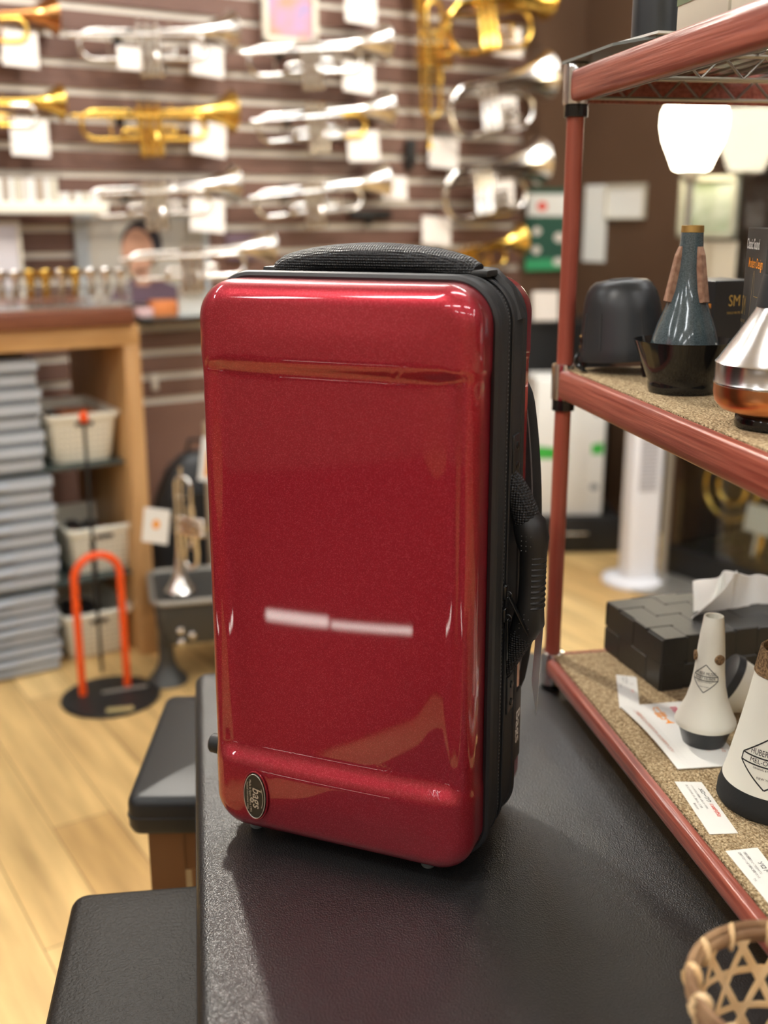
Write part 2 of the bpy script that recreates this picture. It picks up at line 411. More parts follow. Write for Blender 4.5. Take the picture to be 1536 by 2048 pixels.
# zip teeth, all along the band
mb = MB(); pts = rrect(CW+.0020, CHH+.0020, .038, 60, 120, 240)
acc = 0; last = None; n_ = 0
for p in pts:
    if last is None or math.hypot(p[0]-last[0], p[1]-last[1]) > .0024:
        last = p; n_ += 1
        for sy in (-1, 1):
            mb.box((p[0], -.005+sy*.0011+(.0003 if n_ % 2 else -.0003), ZC+p[1]), (.0015, .0015, .0013))
mb.build('zip_teeth', M_teeth, case, smooth=False)
# zip sliders
for dz, a in ((-.012, 28), (-.034, 0)):
    mb = MB(); mb.box((CW+.0045, -.005, ZC+dz), (.005, .009, .013), .0015)
    sl = mb.build('zip_slider', M_darkmetal, case)
    mb = MB(); q = Matrix.Translation((CW+.008, -.004, ZC+dz-.003)) @ Matrix.Rotation(R(-a), 4, 'Y'); mb.M = q
    mb.box((0, 0, -.021), (.0016, .006, .040), .0007); mb.tube(arc(0, -.0, .003, 0, 360, 10), .0008, 6)
    mb.build('zip_pull', M_darkmetal, sl)
# top handle: mesh sleeve
mb = MB(); pth = []; rs = []
for i in range(25):
    t = i/24; x_ = -.082+.186*t; z_ = ZC+CHH+.004+.012*(math.sin(PI*t)**.6)
    pth.append((x_-.004, .004, z_)); rs.append(.0135+.0055*math.sin(PI*t)**.5)
mb.tube(pth, [r*.72 for r in rs], 18, flat=1.7)
mb.build('top_handle', M_mesh, case)
for sx in (-1, 1):
    mb = MB(); mb.box((sx*.092+.008, .004, ZC+CHH+.0052), (.03, .032, .006), .002); mb.build('handle_patch', M_rubber, case)
# corner piece at right top
mb = MB(); mb.tube([(CW-.045, .026, ZC+CHH+.0045), (CW-.020, .026, ZC+CHH+.003), (CW-.006, .026, ZC+CHH-.010), (CW+.003, .026, ZC+CHH-.035)], .006, 8, flat=1.6, up=(0, 1, 0)); mb.build('corner_tab', M_rubber, case)
# side handle
hz = ZC-.003; HX = CW-.001
def sh(z, e_, y=.016): return (HX+e_, y, hz+z)
up = [sh(.098, -.001), sh(.090, .004), sh(.078, .010), (sh(.062, .016)), sh(.045, .021)]
dn = [sh(-.045, .021), sh(-.062, .015), sh(-.078, .008), sh(-.092, .003), sh(-.10, -.001)]
mb = MB(); mb.tube(up, [.006, .009, .011, .0125, .0125], 14, flat=1.25); hw = mb.build('handle_webbing', M_mesh, case)
mb = MB(); mb.tube(dn, [.0125, .0115, .0095, .007, .005], 14, flat=1.25); mb.build('handle_webbing', M_mesh, case)
mb = MB(); gp = [sh(.056, .0175), sh(.050, .021), sh(.036, .0245), sh(.025, .0255), sh(0, .0255), sh(-.025, .0245), sh(-.042, .023), sh(-.054, .0185)]
mb.tube(gp, [.0126, .0152, .0150, .0122, .0118, .0122, .0150, .0128], 20, flat=1.15); gmb = mb
RIBS = MB(); mb = RIBS
for i in range(10):
    z_ = .022-.0053*i
    mb.tube([(HX+.0255+.0104*math.cos(R(a)), .016+.0124*math.sin(R(a)), hz+z_) for a in range(-80, 61, 14)], .0020, 6)
mb = gmb; mb.mi = 1
for sz in (1, -1):
    for i in range(4):
        for j in range(3 if i % 2 else 2):
            mb.box((HX+.0255-.004+(j-.7)*.0042, .016-.0170, hz+sz*(.030+.0045*i)), (.0007, .0007, .0007))
gr = gmb.build('handle_grip', [M_rubber, M_teeth], case); RIBS.build('grip_ribs', M_rubber, gr)
for z_, nm in ((.112, 'a'), (-.118, 'b')):
    mb = MB(); mb.box((HX+.0055, .020, hz+z_), (.003, .020, .038), .0013); hp = mb.build('handle_plate', M_rubber, case)
    mb = MB()
    for dz in (-.009, .009):
        mb.M = Matrix.Translation((HX+.0070, .020, hz+z_+dz)) @ Matrix.Rotation(R(90), 4, 'Y'); mb.lathe([(.0036, 0), (.0036, .001), (.0025, .0018)], n=16)
    mb.build('rivet', M_darkmetal, hp)
# white printed tab low on the band's rear edge, reading towards the viewer
mb = MB(); mb.box((CW+.0005, .064, .100), (.0035, .022, .075), .0015); lb = mb.build('rear_corner_tab', M_rubber, case)
mb = MB(); add_text(mb, 'Bags', lambda x_, y_: (CW+.0026, .062+y_, .100-x_), .020, bold=.0003); mb.build('tab_print', M_inkwhite, lb, smooth=False)
# backpack strap behind the rear shell, swinging out on the right
rings = []
for i in range(41):
    t = i/40; z_ = ZC+.19-.385*t
    cx = .096+.0235*math.sin(PI*min(1, t*1.02))**.6
    yy = .112+.006*math.sin(PI*t)
    hw_ = .018*min(1, .35+6*t)*min(1, .3+6*(1-t))
    rings.append([(cx+hw_*math.cos(2*PI*k/16), yy+.0075*math.sin(2*PI*k/16), z_) for k in range(16)])
mb = MB(); mb.rings(rings); st = mb.build('shoulder_strap', M_fabric, case)
mb = MB()
for q in (.012, -.0165):
    mb.tube([(r[0][0]-.018+q+.018*0, r[4][1]*0+.1035, r[0][2]) for r in rings[3:-3]], .0007, 5)
mb.build('strap_stitching', M_teeth, st)
for z_ in (ZC+.17, ZC-.18):
    mb = MB(); mb.box((.098, .101, z_), (.03, .014, .03), .003); mb.build('strap_anchor', M_blackplastic, case)
# hang tag
mb = MB(); q = .0004
pl = [(CW+.019, .062, .222), (CW+.029, .048, .226), (CW+.0250, .046, .122), (CW+.016, .060, .150)]
mb.rings([[(p[0], p[1]-q, p[2]) for p in pl], [(p[0], p[1]+q, p[2]) for p in pl]]); ht = mb.build('hang_tag', M_paper, case, smooth=False)
mb = MB(); mb.tube([(CW+.026, .05, .226), (CW+.026, .03, .250), (CW+.022, .018, .262)], .0005, 5); mb.build('tag_string', M_piping, ht)
# badge
bx, bz = -.0800, .0560
mb = MB(); mb.M = Matrix.Translation((bx, -.0905, bz)) @ Matrix.Rotation(R(90), 4, 'X')
n = 48
def oval(a, b_, z): return [(a*math.cos(2*PI*k/n), b_*math.sin(2*PI*k/n), z) for k in range(n)]
mb.rings([oval(.0116, .0236, -.004), oval(.0116, .0236, -.0006), oval(.0108, .0228, .0002), oval(.0105, .0225, -.0002)]); bd = mb.build('maker_badge', M_badge, case)
mb = MB(); mb.M = Matrix.Translation((bx, -.0905, bz)) @ Matrix.Rotation(R(90), 4, 'X'); mb.tube(oval(.0111, .0231, .0002), .00038, 6, closed=True)
bf = lambda x_, y_: (y_, -x_, .0004)
add_text(mb, 'bags', lambda x_, y_: bf(x_*1.0+.001, y_+.0022), .0125, shear=.25, bold=.0001)
add_text(mb, 'Made In Spain . Since 1991', lambda x_, y_: bf(x_, y_-.0042), .0032)
add_text(mb, 'musical instrument cases', lambda x_, y_: bf(x_, y_-.0070), .0029)
add_line(mb, [(-.009+.020*t/10, .0074+.0016*math.sin(PI*t/10)) for t in range(11)], .0005, bf)
mb.build('badge_lettering', mat('badge_silver', (.6, .57, .52), .35, .8), bd, smooth=False)
mb = MB(); mb.M = Matrix.Translation((bx, -.0895, bz)) @ Matrix.Rotation(R(90), 4, 'X'); mb.tube(oval(.0128, .0250, -.0006), .0010, 8, closed=True); mb.build('badge_surround', M_red, bd)
# feet
for (fx, fy) in ((-.098, -.055), (.082, -.055), (-.098, .055), (.082, .055)):
    mb = MB(); mb.lathe([(.0055, 0), (.0065, .001), (.0068, .016)], (fx, fy, 0), 20); mb.build('foot', M_foot, case)
for z_ in (.083,):
    mb = MB(); mb.M = Matrix.Translation((-CW-.007, -.055, z_)) @ Matrix.Rotation(R(90), 4, 'Y'); mb.lathe([(.0075, -.009), (.0095, -.007), (.0100, .008)], n=22); mb.build('side_foot', M_rubber, case)

# the moulded body narrows very slightly towards the top
for o_ in kids(case):
    for q_ in [o_]+kids(o_):
        for v_ in q_.data.vertices: v_.co.x *= 1-.010*(v_.co.z-.27)/.27
# ================================================================ the rack
RK = R(9.75); RL, RD = .80, .37
rack = thing('wire_rack', 'cherry-coloured woodgrain and steel wire shelving rack on the right, holding mutes', 'rack', (.2165, 1.305, 0), RK)
XR = Matrix.Translation((.2165, 1.305, 0)) @ Matrix.Rotation(RK, 4, 'Z'); XRI = XR.inverted()
LOWZ, MIDZ, TOPZ = .583, .952, 1.286          # top edges of the rails
RH = .034
for (px_, py_) in ((0, 0), (RD, 0), (0, -RL), (RD, -RL)):
    mb = MB(); mb.cyl((px_, py_, .01), (px_, py_, TOPZ+.005), .0098, 20); po = mb.build('post', M_post, rack)
    mb = MB(); mb.lathe([(.0098, 0), (.014, .001), (.014, .010), (.0098, .012)], (px_, py_, 0), 16); mb.build('foot', M_blackplastic, po)
for zt in (LOWZ, MIDZ, TOPZ):
    sh_ = empty('shelf'); sh_.parent = rack; rk_ = .60 if zt == LOWZ else 1.0
    # rails: slightly bulged faces
    for side in range(4):
        mb = MB(); prof = [(-.0015, 0), (-.0088, -.0005), (-.0110, -.003), (-.0118, -.010), (-.0118, -.024), (-.0110, -.031), (-.0088, -.0335), (-.0015, -.034), (.0005, -.017)]; prof = [(a, b_*rk_) for a, b_ in prof]
        if side == 0: ring = lambda t: [(.001+a, t, zt+b_) for a, b_ in prof]; r0, r1 = 0.002, -RL
        elif side == 1: ring = lambda t: [(RD-.001-a, t, zt+b_) for a, b_ in prof]; r0, r1 = 0.002, -RL
        elif side == 2: ring = lambda t: [(t, .001-a, zt+b_) for a, b_ in prof]; r0, r1 = 0.004, RD-.004
        else: ring = lambda t: [(t, -RL-.001+a, zt+b_) for a, b_ in prof]; r0, r1 = 0.004, RD-.004
        mb.rings([ring(r0+(r1-r0)*i/8) for i in range(9)]); mb.build('rail', M_rail, sh_, angle=60)
    mb = MB()
    for i in range(15):
        x_ = .012+(RD-.024)*i/14; mb.tube([(x_, .0, zt-.006), (x_, -RL, zt-.006)], .0015, 6)
    for y_ in (-.012, -.20, -.40, -.60, -RL+.012):
        mb.tube([(0, y_, zt-.0092), (RD, y_, zt-.0092)], .0022, 6); mb.tube([(0, y_, zt-.030*rk_), (RD, y_, zt-.030*rk_)], .0022, 6)
        zz = [(.010+(RD-.02)*i/16, y_, zt-(.0092 if i % 2 else .030*rk_)) for i in range(17)]; mb.tube(zz, .0018, 6)
    for x_ in (.012, RD-.012):
        mb.tube([(x_, 0, zt-.030*rk_), (x_, -RL, zt-.030*rk_)], .0022, 6)
        mb.tube([(x_, -.01-(RL-.02)*i/28, zt-(.0092 if i % 2 else .030*rk_)) for i in range(29)], .0018, 6)
    mb.build('wire_deck', M_chromewire, sh_)
    for (px_, py_) in ((0, 0), (RD, 0), (0, -RL), (RD, -RL)):
        mb = MB(); mb.lathe([(.0105, -.038), (.0150, -.036), (.0155, .002), (.0148, .006), (.0105, .007)], (px_, py_, zt), 24, False, False)
        mb.build('corner_clamp', M_chrome, sh_)
        mb = MB(); mb.lathe([(.0102, -.050), (.0135, -.0495), (.0135, -.037), (.0102, -.0365)], (px_, py_, zt), 24, False, False)
        mb.build('clamp_sleeve', M_blackplastic, sh_)
def rp(x_, y_, z): return XR @ Vector((x_, y_, z))
def mat_piece(name, label, zt):
    o = thing(name, label, 'carpet mat', XR.translation, RK)
    place(o, rp(0, 0, zt), RK)
    mb = MB(); N1, N2 = 20, 60; th = .006
    pts = [(.014, -.001), (RD-.014, -.001), (RD, -.016), (RD, -RL+.016), (RD-.014, -RL+.001), (.014, -RL+.001), (.001, -RL+.016), (.001, -.016)]
    pts = [(p[0] if p[0] > .01 else .0015, p[1]) for p in pts]
    mb.rings([[(p[0], p[1], z) for p in pts] for z in (-.004, th-.005)])
    mb.build('carpet_pile', M_mat, o, smooth=False); return o
m1 = mat_piece('carpet_mat', 'beige loop carpet mat lining the low shelf, under the tissue box and white mutes', LOWZ)
m2 = mat_piece('carpet_mat', 'beige loop carpet mat lining the middle shelf, under the dark mutes', MIDZ)
LZ = LOWZ+.0012; MZ = MIDZ+.0012

# ---- middle shelf: black bucket mute with wire clip
c = onz(1246, 742, MZ)
bm_ = thing('bucket_mute', 'matt black slotted bucket mute tipped on its wire clip beside the red post', 'mute', c, R(-15))
T = Matrix.Translation((0, 0, .012)) @ Matrix.Rotation(R(-5), 4, 'Y')
mb = MB(); mb.M = T
mb.lathe([(.0515, .004), (.0520, .006), (.050, .018), (.0445, .058), (.0425, .070), (.0395, .080), (.0350, .0875), (.029, .0920), (.018, .0935)], n=56, cap0=False)
mb.lathe([(.0505, .004), (.048, .018), (.042, .06), (.036, .082), (.002, .090)], n=56, cap0=False)
mb.build('mute_shell', M_mattblack, bm_, angle=70)
mb = MB(); mb.M = T; mb.lathe([(.0135, .0936), (.0135, .0945), (.012, .0945)], n=28); mb.build('top_opening', M_inkblack, bm_)
for a in (-118, -60, -150, 20):
    mb = MB(); mb.M = T; ca, sa = math.cos(R(a)), math.sin(R(a))
    mb.tube([(ca*(.0502-.00014*i), sa*(.0502-.00014*i), .018+.0010*i) for i in range(42)], .0013, 5); mb.build('slot', M_inkblack, bm_)
for a in (200, 300, 60):
    mb = MB(); mb.M = T; ca, sa = math.cos(R(a)), math.sin(R(a)); mb.tube([(ca*.048, sa*.048, .03), (ca*.047, sa*.047, -.002), (ca*.050, sa*.050, -.0125+(.006 if a == 200 else -.004 if a == 300 else 0))], .0025, 8); mb.build('leg', M_blackplastic, bm_)
mb = MB()
mb.tube([(-.052, -.012, .022), (-.056, -.014, .014), (-.050, -.016, .007), (-.044, -.022, .003), (-.040, -.030, .0025), (-.044, -.034, .0035), (-.050, -.028, .006), (-.055, -.020, .010), (-.053, -.016, .016), (-.050, -.012, .020)], .0013, 7)
mb.build('wire_clip', M_blackplastic, bm_)
mb = MB()
for z_ in (.028, .040):
    ca, sa = math.cos(R(190)), math.sin(R(190)); mb.box((ca*.0505, sa*.0505, z_), (.003, .004, .003), .001)
mb.build('rivet', M_brass, bm_)

# ---- cup mute
c = onz(1362, 783, MZ)
cm = thing('cup_mute', 'grey flecked cone mute with brass tip standing in its gloss black cup', 'mute', c, 0)
mb = MB(); mb.lathe([(.030, 0), (.0335, .0005), (.0345, .004), (.0350, .009), (.0345, .012), (.0365, .016), (.046, .040), (.0512, .0525), (.0518, .0535), (.0505, .0535), (.0445, .038), (.034, .014), (.002, .010)], n=64, cap1=False)
mb.build('cup', M_blackplastic, cm, angle=50)
mb = MB(); mb.lathe([(.0335, .012), (.0350, .040), (.0335, .052), (.0290, .068), (.0215, .087), (.0165, .104), (.0132, .125), (.0118, .145), (.0110, .158), (.0108, .1605)], n=56, cap0=True)
mb.build('cone', M_greymute, cm, angle=80)
mb = MB(); mb.lathe([(.0108, .1600), (.0112, .1604), (.0110, .1665), (.0095, .1670), (.0090, .1640)], n=40, cap0=False); mb.build('brass_tip', M_brass, cm)
for a in (188, 305, 65):
    mb = MB(); rings = []
    ca, sa = math.cos(R(a)), math.sin(R(a)); rad = Vector((ca, sa, 0)); tan = Vector((-sa, ca, 0))
    for z_, r0, th, hw_ in ((.092, .0185, .0045, .0048), (.093, .0182, .0062, .0050), (.115, .0130, .0072, .0048), (.138, .0105, .0052, .0045), (.1465, .0098, .0022, .0040)):
        rings.append([rad*(r0+q*th)+tan*(p*hw_)+Vector((0, 0, z_)) for p, q in ((-1, 0), (1, 0), (1, .85), (.7, 1), (-.7, 1), (-1, .85))])
    mb.rings(rings); mb.build('cork_strip', M_cork, cm, smooth=False)

# ---- aluminium and copper mute
c = onz(1546, 855, MZ); c.y += 0
wm = thing('bubble_mute', 'shiny aluminium mute with copper belly and black neck sleeve, cut off at the right edge', 'mute', c, 0)
mb = MB(); mb.lathe([(.028, 0), (.032, .001), (.033, .005), (.032, .011), (.030, .013), (.027, .0135)], n=56); mb.build('rubber_base', M_blackplastic, wm)
mb = MB(); mb.lathe([(.027, .0125), (.035, .0135), (.045, .0165), (.0505, .0225), (.0522, .0300), (.0522, .0375)], n=72, cap1=False); mb.build('copper_belly', M_copper, wm)
mb = MB(); mb.lathe([(.0522, .0375), (.0526, .0380), (.0528, .0395), (.0520, .041), (.0520, .0540), (.0524, .0560), (.0505, .0580), (.040, .0740), (.030, .0890), (.0235, .0995), (.0215, .1040)], n=72, cap0=False); mb.build('aluminium_shell', M_alu, wm, angle=30)
mb = MB(); mb.lathe([(.0220, .1025), (.0232, .1030), (.0205, .1210), (.0190, .1290), (.0170, .1295), (.0165, .118)], n=56, cap1=True); mb.build('neck_sleeve', M_mattblack, wm)

# ---- cartons behind
def carton(name, label, corner, e1, w, l, z0, h, m, group=None):
    """corner = left far corner of the left face ... e1 direction of that face towards the viewer"""
    rz = math.atan2(e1[1], e1[0]); o = thing(name, label, 'box', (corner[0], corner[1], z0), rz, group)
    mb = MB(); mb.box((l/2, w/2, h/2), (l, w, h), .0008, 1); mb.build('carton', m, o, smooth=False); return o
e1 = Vector((-.105, -.994))
d_ = ray(1497, 455); k_ = 1.075/d_.y; A = d_*k_
bA = carton('mute_box', 'tall charcoal carton lettered in white and orange, cream flap on top', (A.x, A.y), e1, .055, .085, MZ, A.z+CH-MZ, M_boxgrey)
hA = A.z+CH-MZ
fa = lambda x_, y_: (x_, -.0006, y_)
mb = MB(); add_text(mb, 'Classic Sound', lambda x_, y_: (x_+.003, -.0005, hA-.015+y_), .0135, align='LEFT', xs=.70, bold=.0002); mb.build('white_lettering', M_inkwhite, bA, smooth=False)
mb = MB(); add_text(mb, 'Modern Design', lambda x_, y_: (x_+.016, -.0005, hA-.032+y_), .0130, align='LEFT', xs=.72, bold=.0001)
mb.build('orange_lettering', M_inkorange, bA, smooth=False)
mb = MB(); add_text(mb, 'SM', lambda x_, y_: (x_+.002, -.0005, hA-.073+y_), .026, align='LEFT', xs=.5); add_text(mb, 'SOLO MUTE', lambda x_, y_: (x_+.0015, -.0005, hA-.087+y_), .0042, align='LEFT', xs=.8)
add_line(mb, [(.034, .072), (.038, .100), (.0405, .118), (.0405, .124), (.0430, .127), (.0455, .124), (.0455, .118), (.048, .104), (.080, .104)], .0006, fa)
mb.build('gold_print', M_inkgold, bA, smooth=False)
mb = MB(); mb.M = Matrix.Translation((.0, .056, hA)); mb.rings([[(x_, dy, z_) for x_, z_ in ((.004, 0), (.008, .014), (.014, .019), (.080, .019), (.084, .010), (.084, 0))] for dy in (-.001, 0)]); mb.build('top_flap', M_cream, bA, smooth=False)
d_ = ray(1432, 562); k_ = 1.185/d_.y; B = d_*k_
e2 = Vector((-.42, .907))           # the left face runs away to the left
rz = math.atan2(-e2.y, -e2.x)
bB = thing('mute_box', 'low black carton with a gold monogram, behind the grey cone mute', 'box', (B.x, B.y, MZ), rz)
hB = B.z+CH-MZ
mb = MB(); mb.box((-.0275, .0275, hB/2), (.055, .055, hB), .0008, 1); mb.build('carton', M_boxblack, bB, smooth=False)
mb = MB(); add_text(mb, 'SM', lambda x_, y_: (.0004, .0275+x_, hB-.022+y_), .0170, xs=.8); add_text(mb, 'SOLO MUTE', lambda x_, y_: (.0004, .0275+x_, hB-.0345+y_), .0034, xs=1.0); mb.build('gold_print', M_inkgold, bB, smooth=False)
mb = MB(); add_text(mb, 'Modern Design', lambda x_, y_: (x_-.004, -.0005, hB-.026+y_), .010, align='RIGHT', xs=.5); mb.build('orange_lettering', M_inkorange, bB, smooth=False)

# ---- low shelf: tissue box
c = onz(1319, 1383, LZ)
TA = R(17); tb = thing('tissue_box', 'black woven leather tissue box on the low shelf', 'tissue box', c, TA)
BXW, BXD, BXH = .26, .135, .066
mb = MB(); mb.box((BXW/2, BXD/2, BXH/2), (BXW-.003, BXD-.003, BXH-.002), .003); mb.build('liner', M_boxblack, tb)
M_weave = mat('black_woven_leather', (.022, .021, .018), .38, spec=.6, bump=('noise', 300, .4, .0006))
mb = MB()
cell = .0172
def pad(c_, sx, sy, sz, r_=.0007): mb.box(c_, (sx, sy, sz), r_, 1)
nx, ny, nz = 8, 4, 2
cx_, cy_, cz_ = BXW/nx, BXD/ny, BXH/nz
for i in range(nx):
    for j in range(ny):
        if 2 < i < 5 and j == 2 and False: continue
        o_ = (i+j) % 2
        pad(((i+.5)*cx_, (j+.5)*cy_, BXH-.0004+(.0006 if o_ else 0)), cx_*(1.12 if o_ else .93), cy_*(.93 if o_ else 1.12), .0026)
for i in range(nx):
    for k in range(nz):
        o_ = (i+k) % 2
        for yy in (0.0006, BXD-.0006): pad(((i+.5)*cx_, yy+(-1 if yy < .01 else 1)*(.0005 if o_ else 0), (k+.5)*cz_), cx_*(1.1 if o_ else .93), .0026, cz_*(.93 if o_ else 1.1))
for j in range(ny):
    for k in range(nz):
        o_ = (j+k) % 2
        for xx in (.0006, BXW-.0006): pad((xx+(-1 if xx < .01 else 1)*(.0005 if o_ else 0), (j+.5)*cy_, (k+.5)*cz_), .0026, cy_*(1.1 if o_ else .93), cz_*(.93 if o_ else 1.1))
mb.build('woven_cover', M_weave, tb, smooth=False)
# tissue: a pleated sheet pulled up out of the slot
ti = thing('tissue', 'white tissue pulled up out of the black woven box', 'tissue', (0, 0, 0), 0)
place(ti, c, TA); tt = Matrix.Translation(c) @ Matrix.Rotation(TA, 4, 'Z'); tti = tt.inverted()
def tpix(px, py, yloc):
    """point of the vertical plane y = yloc of the box frame under a pixel (used once to size the sheet)"""
    n_ = (tt.to_3x3() @ Vector((0, 1, 0))); p0 = tt @ Vector((0, yloc, 0)) - Vector((0, 0, CH)); d2 = ray(px, py); k2 = p0.dot(n_)/d2.dot(n_)
    return tti @ (d2*k2+Vector((0, 0, CH)))
top = [tpix(1392, 1166, .085), tpix(1430, 1150, .075), tpix(1474, 1141, .062), tpix(1505, 1152, .075), tpix(1545, 1155, .080), tpix(1600, 1185, .07)]
bot = [tpix(1386, 1241, .066), tpix(1410, 1241, .0655), tpix(1440, 1240, .0645), tpix(1475, 1240, .066), tpix(1515, 1240, .067), tpix(1560, 1240, .0665)]
NU, NV = 60, 26; rows = []
def lerpseq(seq, t):
    x_ = t*(len(seq)-1); i = min(int(x_), len(seq)-2); return seq[i].lerp(seq[i+1], x_-i)
for j in range(NV+1):
    v_ = j/NV; row = []
    for i in range(NU+1):
        u_ = i/NU; a = lerpseq(bot, u_); a.z = BXH-.004; b2 = lerpseq(top, u_); p = a.lerp(b2, v_)
        fold = .006*math.sin(u_*19+v_*1.5)*(.25+.9*v_) + .010*math.exp(-((u_-.40-.10*(1-v_))/.035)**2)*v_*-1
        p.y += fold; p.x += .004*math.sin(u_*11)*v_
        row.append(p)
    rows.append(row)
mb = MB(); mb.rings(rows, closed=False); tm = mb.build('sheet', M_tissue, ti, angle=80)
mod = tm.modifiers.new('s', 'SOLIDIFY'); mod.thickness = .0006
mb = MB(); rows = []
for j in range(14):
    v_ = j/13; row = []
    for i in range(20):
        u_ = i/19; a = bot[0].lerp(bot[3], u_); a.z = BXH-.004; b2 = tpix(1384, 1237, .04).lerp(top[2], u_**.8); p = a.lerp(b2, v_); p.y -= .006*math.sin(u_*PI)*v_; row.append(p)
    rows.append(row)
mb.rings(rows, closed=False); t2 = mb.build('fold', M_tissue, ti, angle=80); mod = t2.modifiers.new('s', 'SOLIDIFY'); mod.thickness = .0006

# ---- white mutes with the diamond print
def prof_r(prof, z):
    for (r0, z0), (r1, z1) in zip(prof, prof[1:]):
        if z0 <= z <= z1 and z1 > z0: return r0+(r1-r0)*(z-z0)/(z1-z0)
    return prof[-1][0]
def diamond(parent, prof, zc, hw_, hh, az, big):
    """the printed diamond, wrapped on the mute; az = azimuth of its centre"""
    r0 = prof_r(prof, zc)
    def fn(x_, y_):
        z = zc+y_; r = prof_r(prof, z)+.00035; a = az+x_/r0
        return (r*math.cos(a), r*math.sin(a), z)
    mb = MB(); w_ = hh*.055
    L_, T_, R_, B_ = (-hw_, .0), (0, hh), (hw_, 0), (0, -hh)
    b1 = .10*hh; 
    for a, b_ in (((-hw_, b1*1.5), T_), (T_, (hw_, b1*1.5)), ((-hw_, -b1*1.5), B_), (B_, (hw_, -b1*1.5)), ((-hw_, b1*1.5), (-hw_, -b1*1.5)), ((hw_, b1*1.5), (hw_, -b1*1.5))):
        add_line(mb, subline(a, b_), w_, fn)
    for q in (b1*1.5, -b1*1.5): add_line(mb, subline((-hw_, q), (hw_, q), 14), w_, fn)
    add_text(mb, 'HUBER MUSIC', lambda x_, y_: fn(x_, y_+hh*.34), hh*.33, xs=.72)
    add_text(mb, 'MEL-O-WAH' if big else 'BABY HUBER', lambda x_, y_: fn(x_, y_), hh*.25, xs=1.0)
    add_text(mb, 'ORIGINAL & NECESSARY', lambda x_, y_: fn(x_, y_-hh*.26), hh*.105, xs=.9)
    add_text(mb, 'NEW YORK', lambda x_, y_: fn(x_, y_-hh*.60), hh*.12)
    mb.build('diamond_print', M_inkblack, parent, smooth=False)
c = onz(1407, 1483, LZ+.001)
AZ1 = math.atan2(-c.y, -c.x)
hm = thing('horn_mute', 'small white flared mute with black base and long straight neck, on the printed sheet', 'mute', c, 0)
p1 = [(.0212, 0), (.0218, .0008), (.0285, .0220)]
mb = MB(); mb.lathe(p1, n=48); mb.build('rubber_base', M_mattblack, hm)
p2 = [(.0283, .0215), (.0312, .0222), (.0320, .0250), (.0312, .0285), (.0272, .0370), (.0215, .0510), (.0178, .066), (.0156, .084), (.0143, .104), (.0125, .124), (.0102, .1430), (.0098, .1436), (.0080, .1430), (.0078, .130)]
mb = MB(); mb.lathe(p2, n=56); mb.build('body', M_white, hm, angle=60)
diamond(hm, p2[3:11], .079, .0135, .0150, AZ1-R(14), False)
for a, z_ in ((AZ1+R(38), .100), (AZ1-R(82), .099)):
    r = prof_r(p2[3:], z_); mb = MB(); mb.M = Matrix.Rotation(a, 4, 'Z') @ Matrix.Translation((r-.0012, 0, z_)) @ Matrix.Rotation(R(90), 4, 'Y')
    mb.lathe([(.0054, 0), (.0054, .0030), (.0046, .0036)], n=24); mb.build('cork_disc', M_darkcork, hm)
# big one
c = onz(1549, 1600, LZ)
AZ2 = math.atan2(-c.y, -c.x)
bmu = thing('horn_mute', 'large white cone mute with cork collar and thick black rubber base, at the right edge', 'mute', c, 0)
mb = MB(); mb.lathe([(.046, 0), (.0525, .001), (.0545, .004), (.0538, .014), (.0508, .0245), (.048, .0255)], n=72); mb.build('rubber_base', mat('black_foam_rubber', (.012, .013, .013), .8, bump=('noise', 500, .4, .0006)), bmu)
q2 = [(.0495, .0245), (.0505, .0250), (.0475, .036), (.0400, .072), (.0335, .106), (.0290, .134)]
mb = MB(); mb.lathe(q2+[(.0268, .1345)], n=72); mb.build('body', M_white, bmu, angle=60)
mb = MB(); mb.lathe([(.0285, .1325), (.0302, .1335), (.0262, .157), (.0250, .1580), (.0235, .1575), (.0235, .140)], n=56); mb.build('cork_collar', M_darkcork, bmu)
diamond(bmu, q2, .057, .0265, .0245, AZ2-R(12), True)
# third one lying behind
c = onz(1478, 1448, LZ)
lm = thing('horn_mute', 'white flared mute lying on its side, half hidden behind the large cone mute', 'mute', (c.x+.012, c.y+.02, LZ+.030), R(-20))
mb = MB(); mb.M = Matrix.Rotation(R(-60), 4, 'Y') @ Matrix.Rotation(R(8), 4, 'X')
mb.lathe([(.0275, .022), (.0305, .021), (.0290, .004), (.020, -.012), (.012, -.03), (.008, -.045)], n=48); mb.build('body', M_white, lm, angle=60)
mb = MB(); mb.M = Matrix.Rotation(R(-60), 4, 'Y') @ Matrix.Rotation(R(8), 4, 'X'); mb.lathe([(.0300, .0205), (.0318, .0215), (.0305, .030), (.024, .033)], n=48); mb.build('rubber_rim', M_mattblack, lm)

